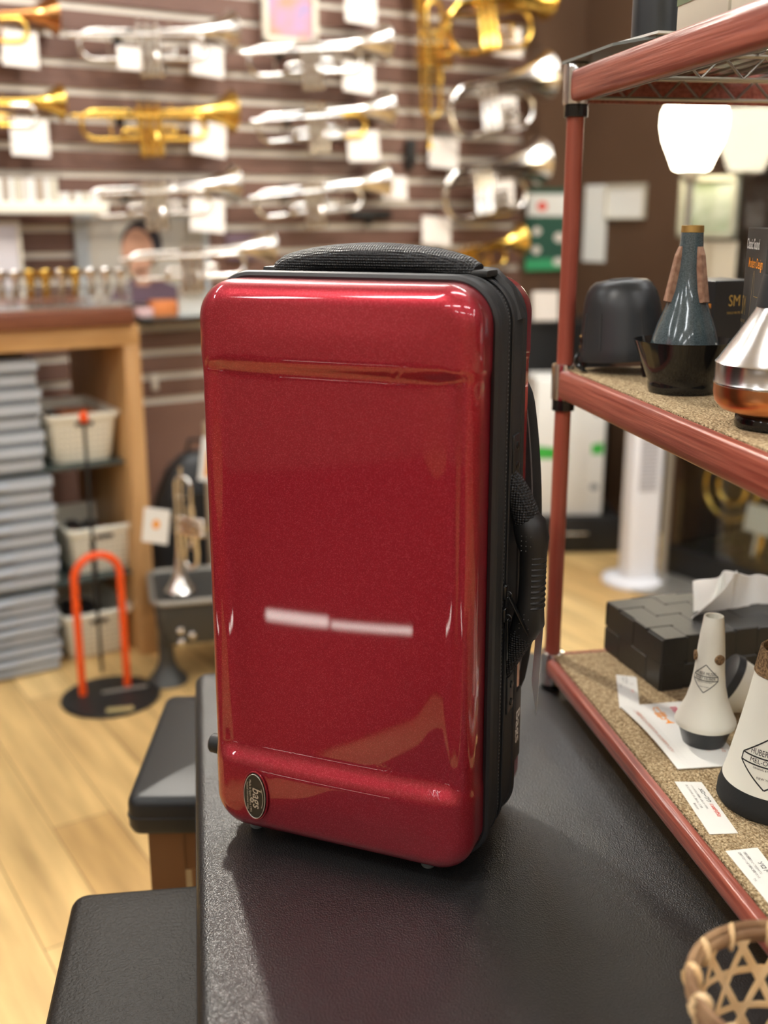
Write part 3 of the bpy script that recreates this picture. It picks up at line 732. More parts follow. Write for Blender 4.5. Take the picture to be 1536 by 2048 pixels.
# ---- printed sheets lying on the mat
def quad_fn(c4, z0, lift=None):
    """c4: reading-order corners bottom-left, bottom-right, top-right, top-left; returns f(u,v)->point, u,v in 0..1"""
    P = [onz(x_, y_, z0) for x_, y_ in c4]
    def fn(u, v_):
        p = (P[0]*(1-u)+P[1]*u)*(1-v_) + (P[3]*(1-u)+P[2]*u)*v_
        return Vector((p.x, p.y, z0+(lift(u, v_) if lift else 0)))
    w_ = ((P[1]-P[0]).length+(P[2]-P[3]).length)/2; h_ = ((P[3]-P[0]).length+(P[2]-P[1]).length)/2
    return fn, w_, h_
def sheet(name, label, cat, c4, z0, m, lift=None, th=.0006):
    fn, w_, h_ = quad_fn(c4, z0, lift); ctr = fn(.5, .5); o = thing(name, label, cat, (ctr.x, ctr.y, z0)); off = Vector((ctr.x, ctr.y, z0))
    mb = MB(); N = 12
    g = [[fn(i/N, j/N)-off for i in range(N+1)] for j in range(N+1)]
    up_ = [[mb.v(p+Vector((0, 0, th))) for p in r] for r in g]; lo = [[mb.v(p) for p in r] for r in g]
    for j in range(N):
        for i in range(N):
            mb.f([up_[j][i], up_[j][i+1], up_[j+1][i+1], up_[j+1][i]]); mb.f([lo[j][i], lo[j+1][i], lo[j+1][i+1], lo[j][i+1]])
    for i in range(N):
        mb.f([lo[0][i], lo[0][i+1], up_[0][i+1], up_[0][i]]); mb.f([lo[N][i+1], lo[N][i], up_[N][i], up_[N][i+1]])
        mb.f([lo[i+1][0], lo[i][0], up_[i][0], up_[i+1][0]]); mb.f([lo[i][N], lo[i+1][N], up_[i+1][N], up_[i][N]])
    mb.build('paper', m, o, smooth=False)
    pf = lambda x_, y_: fn(x_/w_, y_/h_)-off+Vector((0, 0, th+.0003))
    return o, pf, w_, h_
def lines(o, pf, name, m, items, **kw):
    mb = MB()
    for s_, x_, y_, sz, al in items:
        add_text(mb, s_, lambda a, b_, x_=x_, y_=y_: pf(x_+a, y_+b_), sz, align=al, **kw)
    mb.build(name, m, o, smooth=False)
o, pf, w_, h_ = sheet('price_card', 'white price card with a red price, lying in front of the large white cone mute', 'price card', [(1349, 1564), (1419, 1669), (1476, 1667), (1403, 1565)], LZ, M_lampaper)
lines(o, pf, 'black_lettering', M_inkblack, [('メローワウ', w_*.14, h_*.76, h_*.20, 'LEFT')], bold=.00008)
lines(o, pf, 'red_lettering', M_inkred, [('17,600円(税込)', w_*.45, h_*.76, h_*.165, 'LEFT')], bold=.00008, xs=.85)
lines(o, pf, 'small_lettering', M_inkblack, [('ハーマンの中でもひと際明瞭な、心地よいオーラを放ち、', w_*.07, h_*.52, h_*.095, 'LEFT'),
      ('鳴らすことができます。また、抵抗もスムーズで音楽', w_*.07, h_*.34, h_*.095, 'LEFT'), ('豊かなひびき!', w_*.5, h_*.17, h_*.095, 'CENTER')], xs=.72)
o, pf, w_, h_ = sheet('price_card', 'white description card cut off at the right edge, nearest the viewer on the mat', 'price card', [(1451, 1703), (1555, 1830), (1615, 1828), (1515, 1696)], LZ, M_lampaper)
lines(o, pf, 'black_lettering', M_inkblack, [('ソロトーン', w_*.22, h_*.72, h_*.20, 'LEFT')], bold=.00008)
lines(o, pf, 'small_lettering', M_inkblack, [('付属の2種類のチューブを合わせてい', w_*.05, h_*.50, h_*.10, 'LEFT'), ('従来のソロトーンより絶妙に音程バランス', w_*.05, h_*.34, h_*.10, 'LEFT'), ('です。', w_*.5, h_*.16, h_*.10, 'CENTER')], xs=.75)
o, pf, w_, h_ = sheet('price_card', 'tiny white card with pinkish price, beside the corner of the tissue box', 'price card', [(1232, 1350), (1239, 1417), (1279, 1412), (1273, 1355)], LZ, M_lampaper)
lines(o, pf, 'lettering', M_inkblack, [('ピン', w_*.28, h_*.72, h_*.17, 'CENTER'), ('豊かで明るい音色の中', w_*.06, h_*.48, h_*.10, 'LEFT'), ('音程も安定していて、', w_*.06, h_*.32, h_*.10, 'LEFT'), ('吹きやすい', w_*.3, h_*.17, h_*.10, 'LEFT')], xs=.8)
lines(o, pf, 'red_lettering', M_inkred, [('5,500円', w_*.46, h_*.72, h_*.14, 'LEFT')], xs=.8)
lift = lambda u, v_: .0012+.0035*math.sin(PI*min(1, max(0, v_)))*0 + .004*math.exp(-(v_/.16)**2)*math.sin(PI*u)
o, pf, w_, h_ = sheet('printed_sheet', 'white laminated sheet with an orange trumpet drawing and red writing, under the small white mute', 'sheet', [(1240, 1416), (1355, 1541), (1488, 1533), (1385, 1404)], LZ-.0002, M_lampaper, lift, th=.0010)
lines(o, pf, 'margin_lettering', M_inkbrown, [('この楽器が気になった方はぜひスタッフまでお声がけください', w_*.10, h_*.13, h_*.075, 'LEFT')], xs=.62, bold=.00006)
lines(o, pf, 'corner_lettering', M_inkbrown, [('ミュートの', w_*.66, h_*.86, h_*.075, 'LEFT'), ('お試しも', w_*.66, h_*.75, h_*.075, 'LEFT'), ('できます!', w_*.66, h_*.64, h_*.075, 'LEFT')], xs=.8, bold=.00006)
lines(o, pf, 'heading', M_inkpink, [('期間限定', w_*.08, h_*.66, h_*.10, 'LEFT')], xs=.8, bold=.0002)
mb = MB()
def tf(x_, y_): return pf(w_*(.06+.30*x_), h_*(.42+.30*y_))
for y_ in (.12, -.12): add_line(mb, subline((.16, y_), (.72, y_*.9)), .035, tf)
add_line(mb, [(.16+.0-.12*math.sin(PI*t/10), .12-.24*t/10) for t in range(11)], .035, tf)
add_line(mb, [(.60+.13*math.sin(PI*t/10), .11-.22*t/10) for t in range(11)], .035, tf)
add_line(mb, [(0.0, .14), (.7, .12), (.80, .12)], .03, tf)
for q in (.36, .45, .54): add_line(mb, [(q, .25), (q, -.22)], .05, tf)
add_poly(mb, [(.74, .14), (.86, .20), (.94, .34), (.94, -.12), (.86, .03), (.74, .09)], tf)
mb.build('trumpet_drawing', M_inkorange, o, smooth=False)

# ---- top shelf things
TZ = TOPZ-.004
def rsh(px, py, xl):
    """point on the vertical plane x = xl of the rack under a pixel"""
    n_ = XR.to_3x3() @ Vector((1, 0, 0)); p0 = rp(xl, 0, 0)-Vector((0, 0, CH)); d2 = ray(px, py); k2 = p0.dot(n_)/d2.dot(n_)
    return XRI @ (d2*k2+Vector((0, 0, CH)))
fo = thing('folder', 'grey plastic-covered sheet lying over the corner of the top shelf', 'folder', rp(0, 0, TOPZ), RK)
mb = MB()
a1, a2 = rsh(1146, 132, -.006), rsh(1345, 78, -.004)
pl = [(-.016, .012), (.16, .012), (.16, -.19), (.004, -.20), (-.012, -.115)]
pl = [(-.015, .010), (.20, .012), (.20, -.150), (.012, -.185), (-.010, -.13)]
mb.rings([[(p[0], p[1], z) for p in pl] for z in (.0072, .0100)]); mb.build('cover', mat('grey_pvc', (.20, .23, .22), .25), fo, smooth=False)
mb = MB(); pl2 = [(-.004, -.10), (.10, -.10), (.12, -.19), (.010, -.195)]
mb.rings([[(p[0], p[1], z) for p in pl2] for z in (.0102, .0125)]); mb.build('inner_sheet', M_paper, fo, smooth=False)
cyy = rsh(1308, 60, .034).y; yb0 = rsh(1347, 45, .004).y; yb1 = rsh(1451, 15, .004).y
cy = thing('cylinder_case', 'matt black cylinder standing on the top shelf', 'cylinder', rp(.034, cyy, TOPZ+.0128), RK)
mb = MB(); mb.lathe([(.0215, 0), (.0225, .001), (.0225, .16), (.021, .162)], n=48); mb.build('body', M_mattblack, cy)
def topbox(label, y0, y1, x0, w, h, col, print_):
    o = thing('carton_box', label, 'box', rp(x0, y0, TOPZ-.003), RK)
    mb = MB(); mb.box((w/2, (y1-y0)/2, h/2), (w, abs(y1-y0)-.001, h), .0025, 2); mb.build('carton', M_cream, o)
    if print_:
        mb = MB(); L_ = y1-y0
        add_poly(mb, [(0, 0), (1, 0), (1, 1), (0, 1)], lambda x_, y_: (-.0006, L_*(.02+.96*x_), h*(.22+.7*y_))); mb.build('green_panel', M_green, o, smooth=False)
        mb = MB()
        for i in range(4): add_text(mb, ['MUTE FOR TRUMPET', 'MADE IN ITALY', 'LIGHTWEIGHT ALUMINIUM', 'CLEAR TONE'][i], lambda x_, y_, i=i: (-.0010, x_+L_*.08 if False else L_*.06-x_*1, h*(.34+.08*i)+y_), .0065, align='LEFT')
        mb.build('lettering', M_cream, o, smooth=False)
    return o
topbox('cream and olive green carton on the top shelf beside the black cylinder', yb0, yb1, .006, .13, .125, None, True)
topbox('plain cream carton on the top shelf, right edge of the picture', yb1-.003, yb1-.16, .006, .13, .12, None, False)

# ---- bamboo basket on the bench
bc = Vector((.262, .586, .54))
bk = thing('bamboo_basket', 'round open-weave bamboo basket at the lower right corner of the bench', 'basket', bc, 0)
BR, BR0, BH = .066, .046, .112
mb = MB()
for q, rr_ in ((.0, .0030), (.0055, .0028), (-.0055, .0028)):
    mb.tube([(BR*math.cos(2*PI*i/48)*(1.0+q*.3), BR*math.sin(2*PI*i/48)*(1.0+q*.3), BH+q) for i in range(48)], rr_, 8, closed=True)
mb.tube([((BR-.003)*math.cos(2*PI*i/48), (BR-.003)*math.sin(2*PI*i/48), BH) for i in range(48)], .0045, 8, closed=True, flat=.5)
rim = mb.build('rim', M_rattan, bk)
for i in range(14):
    mb = MB(); a = 2*PI*i/14+.1
    pts = []
    for k in range(13):
        b_ = 2*PI*k/12; aa = a+.10*math.sin(b_/2)
        rr_ = BR-.0012+.0048*math.cos(b_); pts.append((rr_*math.cos(aa), rr_*math.sin(aa), BH+.0088*math.sin(b_)))
    mb.tube(pts, .0031, 6, flat=.14, up=(math.cos(a), math.sin(a), 0)); mb.build('lashing', M_bamboo, rim)
mb = MB()
def bp(a, z): r = BR0+(BR-.003-BR0)*min(1, (z/BH))**.6; return Vector((r*math.cos(a), r*math.sin(a), z))
for i in range(14):
    for sgn in (1, -1):
        a0 = 2*PI*i/14
        pts = [bp(a0+sgn*.95*t/12+(.03 if sgn > 0 else 0), .003+(BH-.004)*t/12) for t in range(13)]
        rows = []
        for j, p in enumerate(pts):
            nrm = Vector((p.x, p.y, 0)).normalized(); tdir = (pts[min(j+1, 12)]-pts[max(j-1, 0)]).normalized(); s_ = nrm.cross(tdir)*.0028
            off = nrm*(.0006 if sgn > 0 else -.0006); rows.append([p+s_+off, p+off+nrm*.0007, p-s_+off, p+off-nrm*.0005])
        mb.rings(rows)
for z in (.03, .058, .085):
    rows = []
    for k in range(48):
        a = 2*PI*k/48; p = bp(a, z); nrm = Vector((p.x, p.y, 0)).normalized()
        rows.append([p+Vector((0, 0, .003))+nrm*.0012, p+nrm*.0019, p-Vector((0, 0, .003))+nrm*.0012, p+nrm*.0004])
    rows.append(rows[0]); mb.rings(rows, cap0=False, cap1=False)
mb.build('woven_wall', M_bamboo, bk)
mb = MB(); mb.lathe([(.002, .002), (BR0, .002), (BR0, .004), (.002, .004)], n=32); mb.build('base', M_bamboo, bk)
def roll(label, x_, y_, r_, h_, tilt, az, m, cat='pouch'):
    o = thing('leather_pouch', label, cat, (bc.x+x_, bc.y+y_, bc.z+.005)); o.rotation_euler = (tilt, 0, az)
    mb = MB(); mb.lathe([(r_*.9, .0), (r_, .003), (r_, h_-.002), (r_*.94, h_), (r_*.84, h_-.001), (r_*.80, .02)], n=36); mb.build('tube', m, o)
    return o
roll('open black leather tube standing in the bamboo basket, its dark mouth up', .004, -.004, .0115, .088, R(4), R(20), M_mattblack)
roll('wide charcoal leather tube in the bamboo basket, in front of the open black one', .012, -.026, .0125, .078, R(6), R(-10), mat('charcoal_leather', (.045, .048, .048), .5, bump=('noise', 200, .2, .0004)))
roll('slim glossy black leather tube leaning at the left inside the bamboo basket', -.018, -.014, .0105, .070, R(5), R(60), M_blackplastic)
o = thing('small_card', 'little white card tucked in at the right of the bamboo basket', 'card', (bc.x+.030, bc.y-.018, bc.z+.004), R(20))
mb = MB(); mb.box((0, 0, .042), (.022, .0006, .084)); mb.build('card', M_paper, o, smooth=False)
# ================================================================ brass instruments
def flare(x0, x1, r0, r1, n=14, k=3.2):
    return [(x0+(x1-x0)*i/n, r0+(r1-r0)*((math.exp(k*i/n)-1)/(math.exp(k)-1))) for i in range(n+1)]
def make_trumpet(name, m, m2=None, mouth=False):
    o = thing(name, 'x', 'trumpet')
    m2 = m2 or m
    mb = MB()
    path = [(-.035, 0, -.032), (-.10, 0, -.032), (-.165, 0, -.032)] + [(-.165-.038*math.sin(R(a)), 0, .006-.038*math.cos(R(a))) for a in range(15, 180, 15)] + [(-.165, 0, .044), (0, 0, .044)]
    rr = [.0068]*len(path)
    for x_, r_ in flare(.05, .262, .0072, .061): path.append((x_, 0, .044)); rr.append(r_)
    mb.tube(path, rr, 16, cap=False); 
    rr2 = flare(.05, .261, .0062, .0598)
    mb.tube([(x_, 0, .044) for x_, r_ in rr2][::-1], [r_ for x_, r_ in rr2][::-1], 16, cap=False)
    mb.tube([(.262, .061*math.cos(2*PI*i/24), .044+.061*math.sin(2*PI*i/24)) for i in range(24)], .0016, 6, closed=True)
    mb.build('bell', m, o, angle=80)
    mb = MB(); mb.tube([(-.235, -.018, .030), (-.21, -.018, .030), (.12, -.018, .030)], [.0068, .0058, .0062], 12)
    mb.tube([(.03, -.018, -.034), (.12, -.018, -.034)], .0068, 12); mb.build('leadpipe', m, o)
    mb = MB(); mb.tube([(.085, -.018, .030), (.135, -.018, .030)] + [(.135+.032*math.sin(R(a)), -.018, -.002+.032*math.cos(R(a))) for a in range(15, 180, 15)] + [(.135, -.018, -.034), (.085, -.018, -.034)], .0078, 12); mb.build('tuning_slide', m2, o)
    for i in range(3):
        x_ = -.030+.0265*i; mb = MB()
        mb.lathe([(.006, -.082), (.0105, -.079), (.0120, -.074), (.0120, -.070), (.0108, -.069), (.0108, .046), (.0122, .047), (.0122, .053), (.006, .056)], (x_, -.010, 0), 20); va = mb.build('valve', m, o)
        mb = MB(); mb.lathe([(.0028, .055), (.0028, .066), (.0078, .067), (.0078, .070), (.004, .0705)], (x_, -.010, 0), 16); mb.build('button', m2, va)
    for x0, sx, z_ in ((.028, 1, -.012), (-.042, -1, -.018)):
        mb = MB(); mb.tube([(x0, -.014, z_+.012), (x0+sx*.035, -.014, z_+.012)] + [(x0+sx*(.035+.011*math.sin(R(a))), -.014, z_+.001+.011*math.cos(R(a))) for a in range(20, 180, 20)] + [(x0+sx*.035, -.014, z_-.010), (x0, -.014, z_-.010)], .0055, 10); mb.build('valve_slide', m, o)
    mb = MB(); mb.tube([(-.002, -.02, -.02), (-.002, -.052, -.02), (-.002, -.058, -.034), (-.002, -.052, -.048), (-.002, -.02, -.048)], .0048, 10)
    mb.build('valve_slide', m, o)
    for a_, b_ in (((.155, -.012, .034), (.155, 0, .044)), ((-.12, -.018, .030), (-.12, 0, .044)), ((-.12, 0, -.032), (-.12, -.005, .044)), ((.09, -.018, .03), (.09, -.018, -.034))):
        mb = MB(); mb.tube([a_, b_], .0025, 8); mb.build('brace', m, o)
    mb = MB(); mb.tube([(.045, -.018, .036)] + [(.055+.010*math.sin(R(a)), -.018, .048-.010*math.cos(R(a))) for a in range(0, 200, 20)], .002, 6)
    mb.build('finger_hook', m, o)
    if mouth:
        mb = MB(); mb.M = Matrix.Translation((-.235, -.018, .030)) @ Matrix.Rotation(R(-90), 4, 'Y'); mb.lathe([(.0046, -.01), (.0055, .04), (.0075, .055), (.0125, .066), (.0135, .070), (.0120, .071), (.004, .062)], n=20); mb.build('mouthpiece', m, o)
    return o
def make_flugel(name, m, m2=None):
    o = thing(name, 'x', 'flugelhorn')
    mb = MB()
    path = [(-.03, 0, -.088), (-.09, 0, -.088)] + [(-.105-.070*math.sin(R(a)), 0, -.016-.072*math.cos(R(a))) for a in range(15, 180, 15)] + [(-.105, 0, .056)]
    rr = [.0075+.0004*i for i in range(len(path))]
    for x_, r_ in flare(-.04, .215, .0145, .077, 16, 2.6): path.append((x_, 0, .056)); rr.append(r_)
    mb.tube(path, rr, 18, cap=False)
    r2 = flare(-.04, .214, .0135, .0758, 16, 2.6); mb.tube([(x_, 0, .056) for x_, r_ in r2][::-1], [r_ for x_, r_ in r2][::-1], 18, cap=False)
    mb.tube([(.215, .077*math.cos(2*PI*i/28), .056+.077*math.sin(2*PI*i/28)) for i in range(28)], .0018, 6, closed=True)
    mb.build('bell', m, o, angle=80)
    mb = MB(); mb.tube([(-.09, -.012, -.088), (.09, -.012, -.088)] + [(.09+.055*math.sin(R(a)), -.012, -.033-.055*math.cos(R(a))) for a in range(15, 180, 15)] + [(.09, -.012, .022), (.02, -.012, .022)], .0085, 12); mb.build('body_loop', m2 or m, o)
    for i in range(3):
        x_ = -.055+.027*i; mb = MB(); mb.lathe([(.006, -.078), (.0118, -.074), (.0128, -.066), (.0112, -.064), (.0112, .052), (.0125, .053), (.0125, .060), (.006, .062)], (x_, -.012, -.012), 20); va = mb.build('valve', m, o)
        mb = MB(); mb.lathe([(.0028, .055), (.0028, .072), (.0080, .073), (.0080, .077), (.004, .0775)], (x_, -.012, -.012), 16); mb.build('button', m, va)
    mb = MB(); mb.tube([(-.20, -.016, .02), (-.16, -.016, .022), (-.05, -.016, .022)], [.008, .0065, .006], 12); mb.build('leadpipe', m, o)
    for z_ in (-.02, -.045):
        mb = MB(); mb.tube([(0, -.03, z_), (.045, -.03, z_)] + [(.045+.010*math.sin(R(a)), -.03, z_-.010+.010*math.cos(R(a))) for a in range(20, 180, 20)] + [(.045, -.03, z_-.02), (0, -.03, z_-.02)], .0055, 10); mb.build('valve_slide', m, o)
    return o
SRC = {}
def inst(kind, m, a, b_, d, label, group, tilt_out=0, m2=None, cat=None):
    """hang one so that its left end sits under pixel a and its bell rim under pixel b, d in front of the wall"""
    key = (kind, m.name, m2.name if m2 else '')
    if key not in SRC:
        o = (make_trumpet('trumpet', m, m2) if kind == 'T' else make_trumpet('trumpet', m, m2, True) if kind == 'M' else make_flugel('flugelhorn', m, m2)); SRC[key] = o
    else: o = copy_tree(SRC[key])
    (s0, z0), (s1, z1) = W(*a, d), W(*b_, d)
    if kind in 'TM': xl, xr, zax = -.206, .262, .044
    else: xl, xr, zax = -.185, .215, .056
    L_ = math.hypot(s1-s0, z1-z0); sc = L_/(xr-xl); an = math.atan2(z1-z0, s1-s0)
    Mx = Matrix.Translation(wpt(s1, d, z1)) @ Matrix.Rotation(WA, 4, 'Z') @ Matrix.Rotation(-an, 4, 'Y') @ Matrix.Scale(sc, 4) @ Matrix.Translation((-xr, 0, -zax))
    o.matrix_world = Mx
    loc, rot, s_ = Mx.decompose(); o.location = loc; o.rotation_euler = rot.to_euler(); o.scale = s_
    o['label'] = label; o['category'] = cat or ('flugelhorn' if kind == 'F' else 'trumpet'); o['group'] = group
    hooks.append((s0+(s1-s0)*.30, z0+(z1-z0)*.30, d, sc, an))
    return o
hooks = []
G1 = 'instruments on the slatted wall'
# axis of the bell tube: left end pixel, bell pixel
inst('T', M_silver, (152, 60), (462, 62), .085, 'silver trumpet in the top row, second column, cream tag hanging from its valves', G1)
inst('T', M_gold, (158, 222), (462, 224), .085, 'gold lacquered trumpet with three gold valves, below the top-row silver one in the second column', G1)
inst('T', M_silver, (172, 380), (468, 368), .085, 'silver trumpet hanging just above the portrait poster', G1)
inst('T', M_silver, (252, 508), (538, 494), .16, 'bright silver trumpet in front of the portrait poster, right above the case corner', G1)
inst('T', M_copperbell, (-215, 24), (108, 30), .085, 'rose-brass trumpet cut off by the top left corner, bell only showing', G1, m2=M_gold)
inst('T', M_gold, (-170, 196), (122, 205), .085, 'gold trumpet with its left half cut off, under the rose-brass one at the left edge', G1, m2=M_silver)
inst('T', M_silver, (492, 96), (765, 84), .085, 'silver trumpet right under the framed colourful picture', G1)
inst('T', M_silver, (512, 232), (772, 216), .085, 'silver trumpet in the middle column, second below the framed picture', G1, m2=M_gold)
inst('T', M_silver, (508, 385), (764, 362), .085, 'silver trumpet in the middle column, lowest above the black handle of the case', G1)
inst('F', M_gold, (885, 12), (1085, -12), .115, 'gold flugelhorn in the top right of the slatted wall, partly above the frame', G1)
inst('F', M_silver, (890, 182), (1088, 150), .115, 'silver flugelhorn in the middle of the right-hand column, tag over its loop', G1)
inst('F', M_silver, (880, 350), (1076, 322), .115, 'silver flugelhorn lowest in the right-hand column, left of the green poster', G1)
inst('T', M_gold, (850, 520), (1040, 478), .12, 'gold trumpet low on the right, half hidden behind the top of the red case', G1)
inst('M', M_gold, (846, 238), (838, -60), .085, 'gold trumpet hung upright, mouthpiece down, left of the flugelhorns', G1)
# wall hooks
h0 = None
for i, (s, z, d, sc, an) in enumerate(hooks[:13]):
    if h0 is None:
        h0 = thing('wall_hook', 'x', 'hook'); mb = MB(); mb.box((0, .010, 0), (.026, .004, .05), .001); mb.build('back_plate', M_blackpaint, h0)
        mb = MB(); mb.tube([(0, .009, -.004), (0, -.07, -.004), (0, -.095, .010)], .004, 8); mb.build('peg', M_blackpaint, h0); o = h0
    else: o = copy_tree(h0)
    place(o, wpt(s, .030, z-.010*sc), WA)
    tag(o, 'black metal peg holding an instrument on the slatted wall', 'hook', 'pegs under the wall instruments')
# price tags
tg0 = None
def price_tag(cx, cy, wpx, d, label, tilt=0, wall=W, pt=wpt, ang=WA, group='white price tags on the slatted wall', hpx=None):
    s, z = wall(cx, cy, d); s2, _ = wall(cx+wpx/2, cy, d); w_ = abs(s2-s)*2
    global tg0
    if tg0 is None:
        tg0 = thing('price_tag', 'x', 'price tag'); mb = MB(); mb.box((0, 0, 0), (1, .02, 1), .0, 1); mb.build('card', M_tagface, tg0, smooth=False)
        mb = MB(); mb.tube([(-.2, 0, .48), (-.05, 0, .85), (.15, 0, .48)], .012, 6); mb.build('string', M_piping, tg0); o = tg0
    else: o = copy_tree(tg0)
    o.location = pt(s, d, z); o.rotation_euler = (R(-6), R(tilt), ang); 
    _, za = wall(cx, cy+(hpx or wpx)/2, d); h_ = abs(z-za)*2
    o.scale = (w_, w_, h_); tag(o, label, 'price tag', group); return o
for cx, cy, w_, d, ti_, lb in (
    (40, 98, 72, .10, 2, 'white price tag under the bell of the rose-brass trumpet, upper left corner'),
    (258, 116, 46, .14, 2, 'small cream tag tied to the valves of the top-row silver trumpet'),
    (415, 121, 64, .10, 5, 'white price tag at the bell of the top-row silver trumpet'),
    (60, 275, 76, .10, 2, 'white price tag under the half-cut gold trumpet at the left edge'),
    (418, 278, 68, .10, 7, 'white price tag beside the bell of the gold trumpet in the second column'),
    (415, 430, 68, .10, 5, 'white price tag under the bell of the silver trumpet above the portrait poster'),
    (722, 17, 62, .10, 3, 'white price tag at the top edge, right of the framed picture'),
    (717, 156, 60, .10, 4, 'white price tag under the trumpet below the framed picture'),
    (727, 292, 62, .10, -2, 'white price tag in the middle column, level with the gold upright trumpet tip'),
    (790, 376, 48, .11, 2, 'white price tag covering the bell of the lowest middle-column trumpet'),
    (1014, 84, 58, .12, 0, 'white price tag hanging in the loop of the gold flugelhorn'),
    (1005, 222, 58, .13, 0, 'pale price tag hanging in the loop of the upper silver flugelhorn'),
    (887, 307, 58, .06, 4, 'white price tag below the upright gold trumpets'),
    (998, 380, 60, .13, 2, 'white price tag hanging in the loop of the lower silver flugelhorn'),
    (873, 462, 56, .08, 3, 'white price tag just above the gold trumpet behind the case')):
    price_tag(cx, cy, w_, d, lb, ti_)
# black brackets
for cx, cy, w_, h_, lb in ((740, 430, 78, 16, 'black bracket on the slats right above the handle of the case'), (821, 305, 16, 50, 'upright black clip on the slats under the upright gold trumpets')):
    s, z = W(cx, cy, .04); s2, _ = W(cx+w_/2, cy, .04); _, z2 = W(cx, cy+h_/2, .04)
    o = thing('wall_bracket', lb, 'bracket', wpt(s, .04, z), WA); mb = MB(); mb.box((0, 0, 0), (abs(s2-s)*2, .03, abs(z-z2)*2), .004); mb.box((0, .012, -abs(z-z2)), (.02, .02, .04), .003); mb.build('arm', M_blackpaint, o)
# framed pictures and posters on the slat wall
def panel(name, label, cat, x0, y0, x1, y1, d, m, th=.006, wall=W, pt=wpt, ang=WA, frame=None, group=None, tilt=0):
    ym = (y0+y1)/2; xm = (x0+x1)/2
    s0, _ = wall(x0, ym, d); s1, _ = wall(x1, ym, d); _, z0 = wall(xm, y1, d); _, z1 = wall(xm, y0, d)
    w_, h_ = abs(s1-s0), z1-z0; o = thing(name, label, cat, pt((s0+s1)/2, d, z0), ang, group)
    mb = MB(); mb.box((0, 0, h_/2), (w_, th, h_), .0008, 1); mb.build('board', m, o, smooth=False)
    if frame:
        mb = MB(); q = frame[1]
        for c_, sz in (((0, -.004, q/2), (w_, th+.012, q)), ((0, -.004, h_-q/2), (w_, th+.012, q)), ((-w_/2+q/2, -.004, h_/2), (q, th+.012, h_)), ((w_/2-q/2, -.004, h_/2), (q, th+.012, h_))): mb.box(c_, sz, .001, 1)
        mb.build('frame', frame[0], o, smooth=False)
    return o, w_, h_
def patch(o, name, m, polys, y=-.0045):
    mb = MB()
    for p in polys: add_poly(mb, p, lambda x_, z_: (x_, y, z_))
    return mb.build(name, m, o, smooth=False)
def ell(cx, cz, a, b_, n=20): return [(cx+a*math.cos(2*PI*i/n), cz+b_*math.sin(2*PI*i/n)) for i in range(n)]
panel('framed_picture', 'small picture in a white frame, reds and blues, at the top of the slatted wall', 'picture', 522, -60, 632, 88, .05, M_multi, frame=(M_cream, .018))
o, w_, h_ = panel('portrait_poster', 'grey poster printed with the head and shoulders of a dark-haired person, behind the wooden counter', 'poster', 152, 428, 418, 606, .028, M_bluegrey)
patch(o, 'printed_backdrop', mat('printed_warm_grey', (.45, .42, .36), .5), [[(-w_*.40, .0), (w_*.45, .0), (w_*.45, h_*.95), (-w_*.40, h_*.95)]], -.0040)
patch(o, 'printed_shoulders', M_purple, [[(-w_*.30, 0), (w_*.28, 0), (w_*.25, h_*.16), (w_*.08, h_*.28), (-w_*.10, h_*.28), (-w_*.24, h_*.18)]], -.0046)
patch(o, 'printed_hair', M_hair, [ell(-w_*.02, h_*.66, w_*.155, h_*.27)], -.0050)
patch(o, 'printed_face', M_skin, [ell(-w_*.055, h_*.58, w_*.12, h_*.26), [(-w_*.08, h_*.20), (w_*.02, h_*.20), (w_*.02, h_*.40), (-w_*.08, h_*.40)]], -.0054)
panel('notice_board', 'pale grey notice standing at the left edge above the counter', 'notice', -40, 442, 44, 602, .10, mat('pale_lilac_card', (.58, .55, .56), .5), frame=(M_cream, .008))
panel('portrait_poster', 'dark poster edge showing between the silver trumpets, above the left corner of the case', 'poster', 452, 468, 512, 520, .028, M_purple)
# rack of white leaflets
s0, z0 = W(-60, 428, .12); s1, z1 = W(92, 358, .12); s2, _ = W(206, 400, .12)
o = thing('leaflet_tray', 'white tray of small upright packets on the slats at the left edge', 'tray', wpt(s0, .12, z0), WA)
mb = MB(); mb.box(((s2-s0)/2, 0, .004), (s2-s0, .085, .006), .001); mb.box(((s2-s0)/2, -.041, .018), (s2-s0, .003, .03), .001); mb.box(((s2-s0)/2, .041, .03), (s2-s0, .003, .05), .001); mb.build('tray', M_basket, o)
xx = s0+.006; i = 0
cols = [M_paper, M_cream, M_tagface, M_paper, mat('tan_packet', (.42, .34, .26), .6)]
while xx < s2-.02:
    hh = .085 if xx < s1 else .05; wd = random.choice((.014, .018, .022))
    q = thing('small_packet', 'narrow packet in the white slat-wall tray, %s from the left' % ['first','second','third','fourth','fifth','sixth','seventh','eighth','ninth','tenth','eleventh','twelfth','thirteenth','fourteenth','fifteenth','sixteenth','seventeenth','eighteenth','nineteenth','twentieth','twenty-first','twenty-second','twenty-third','twenty-fourth','twenty-fifth','twenty-sixth','twenty-seventh','twenty-eighth','twenty-ninth','thirtieth'][min(i, 29)], 'packet', wpt(xx+wd/2, .12, z0+.0072), WA, 'packets in the white tray')
    mb = MB(); mb.box((0, 0, hh/2), (wd-.001, .07, hh), .001, 1); mb.build('packet', cols[i % 5], q, smooth=False); xx += wd+.001; i += 1

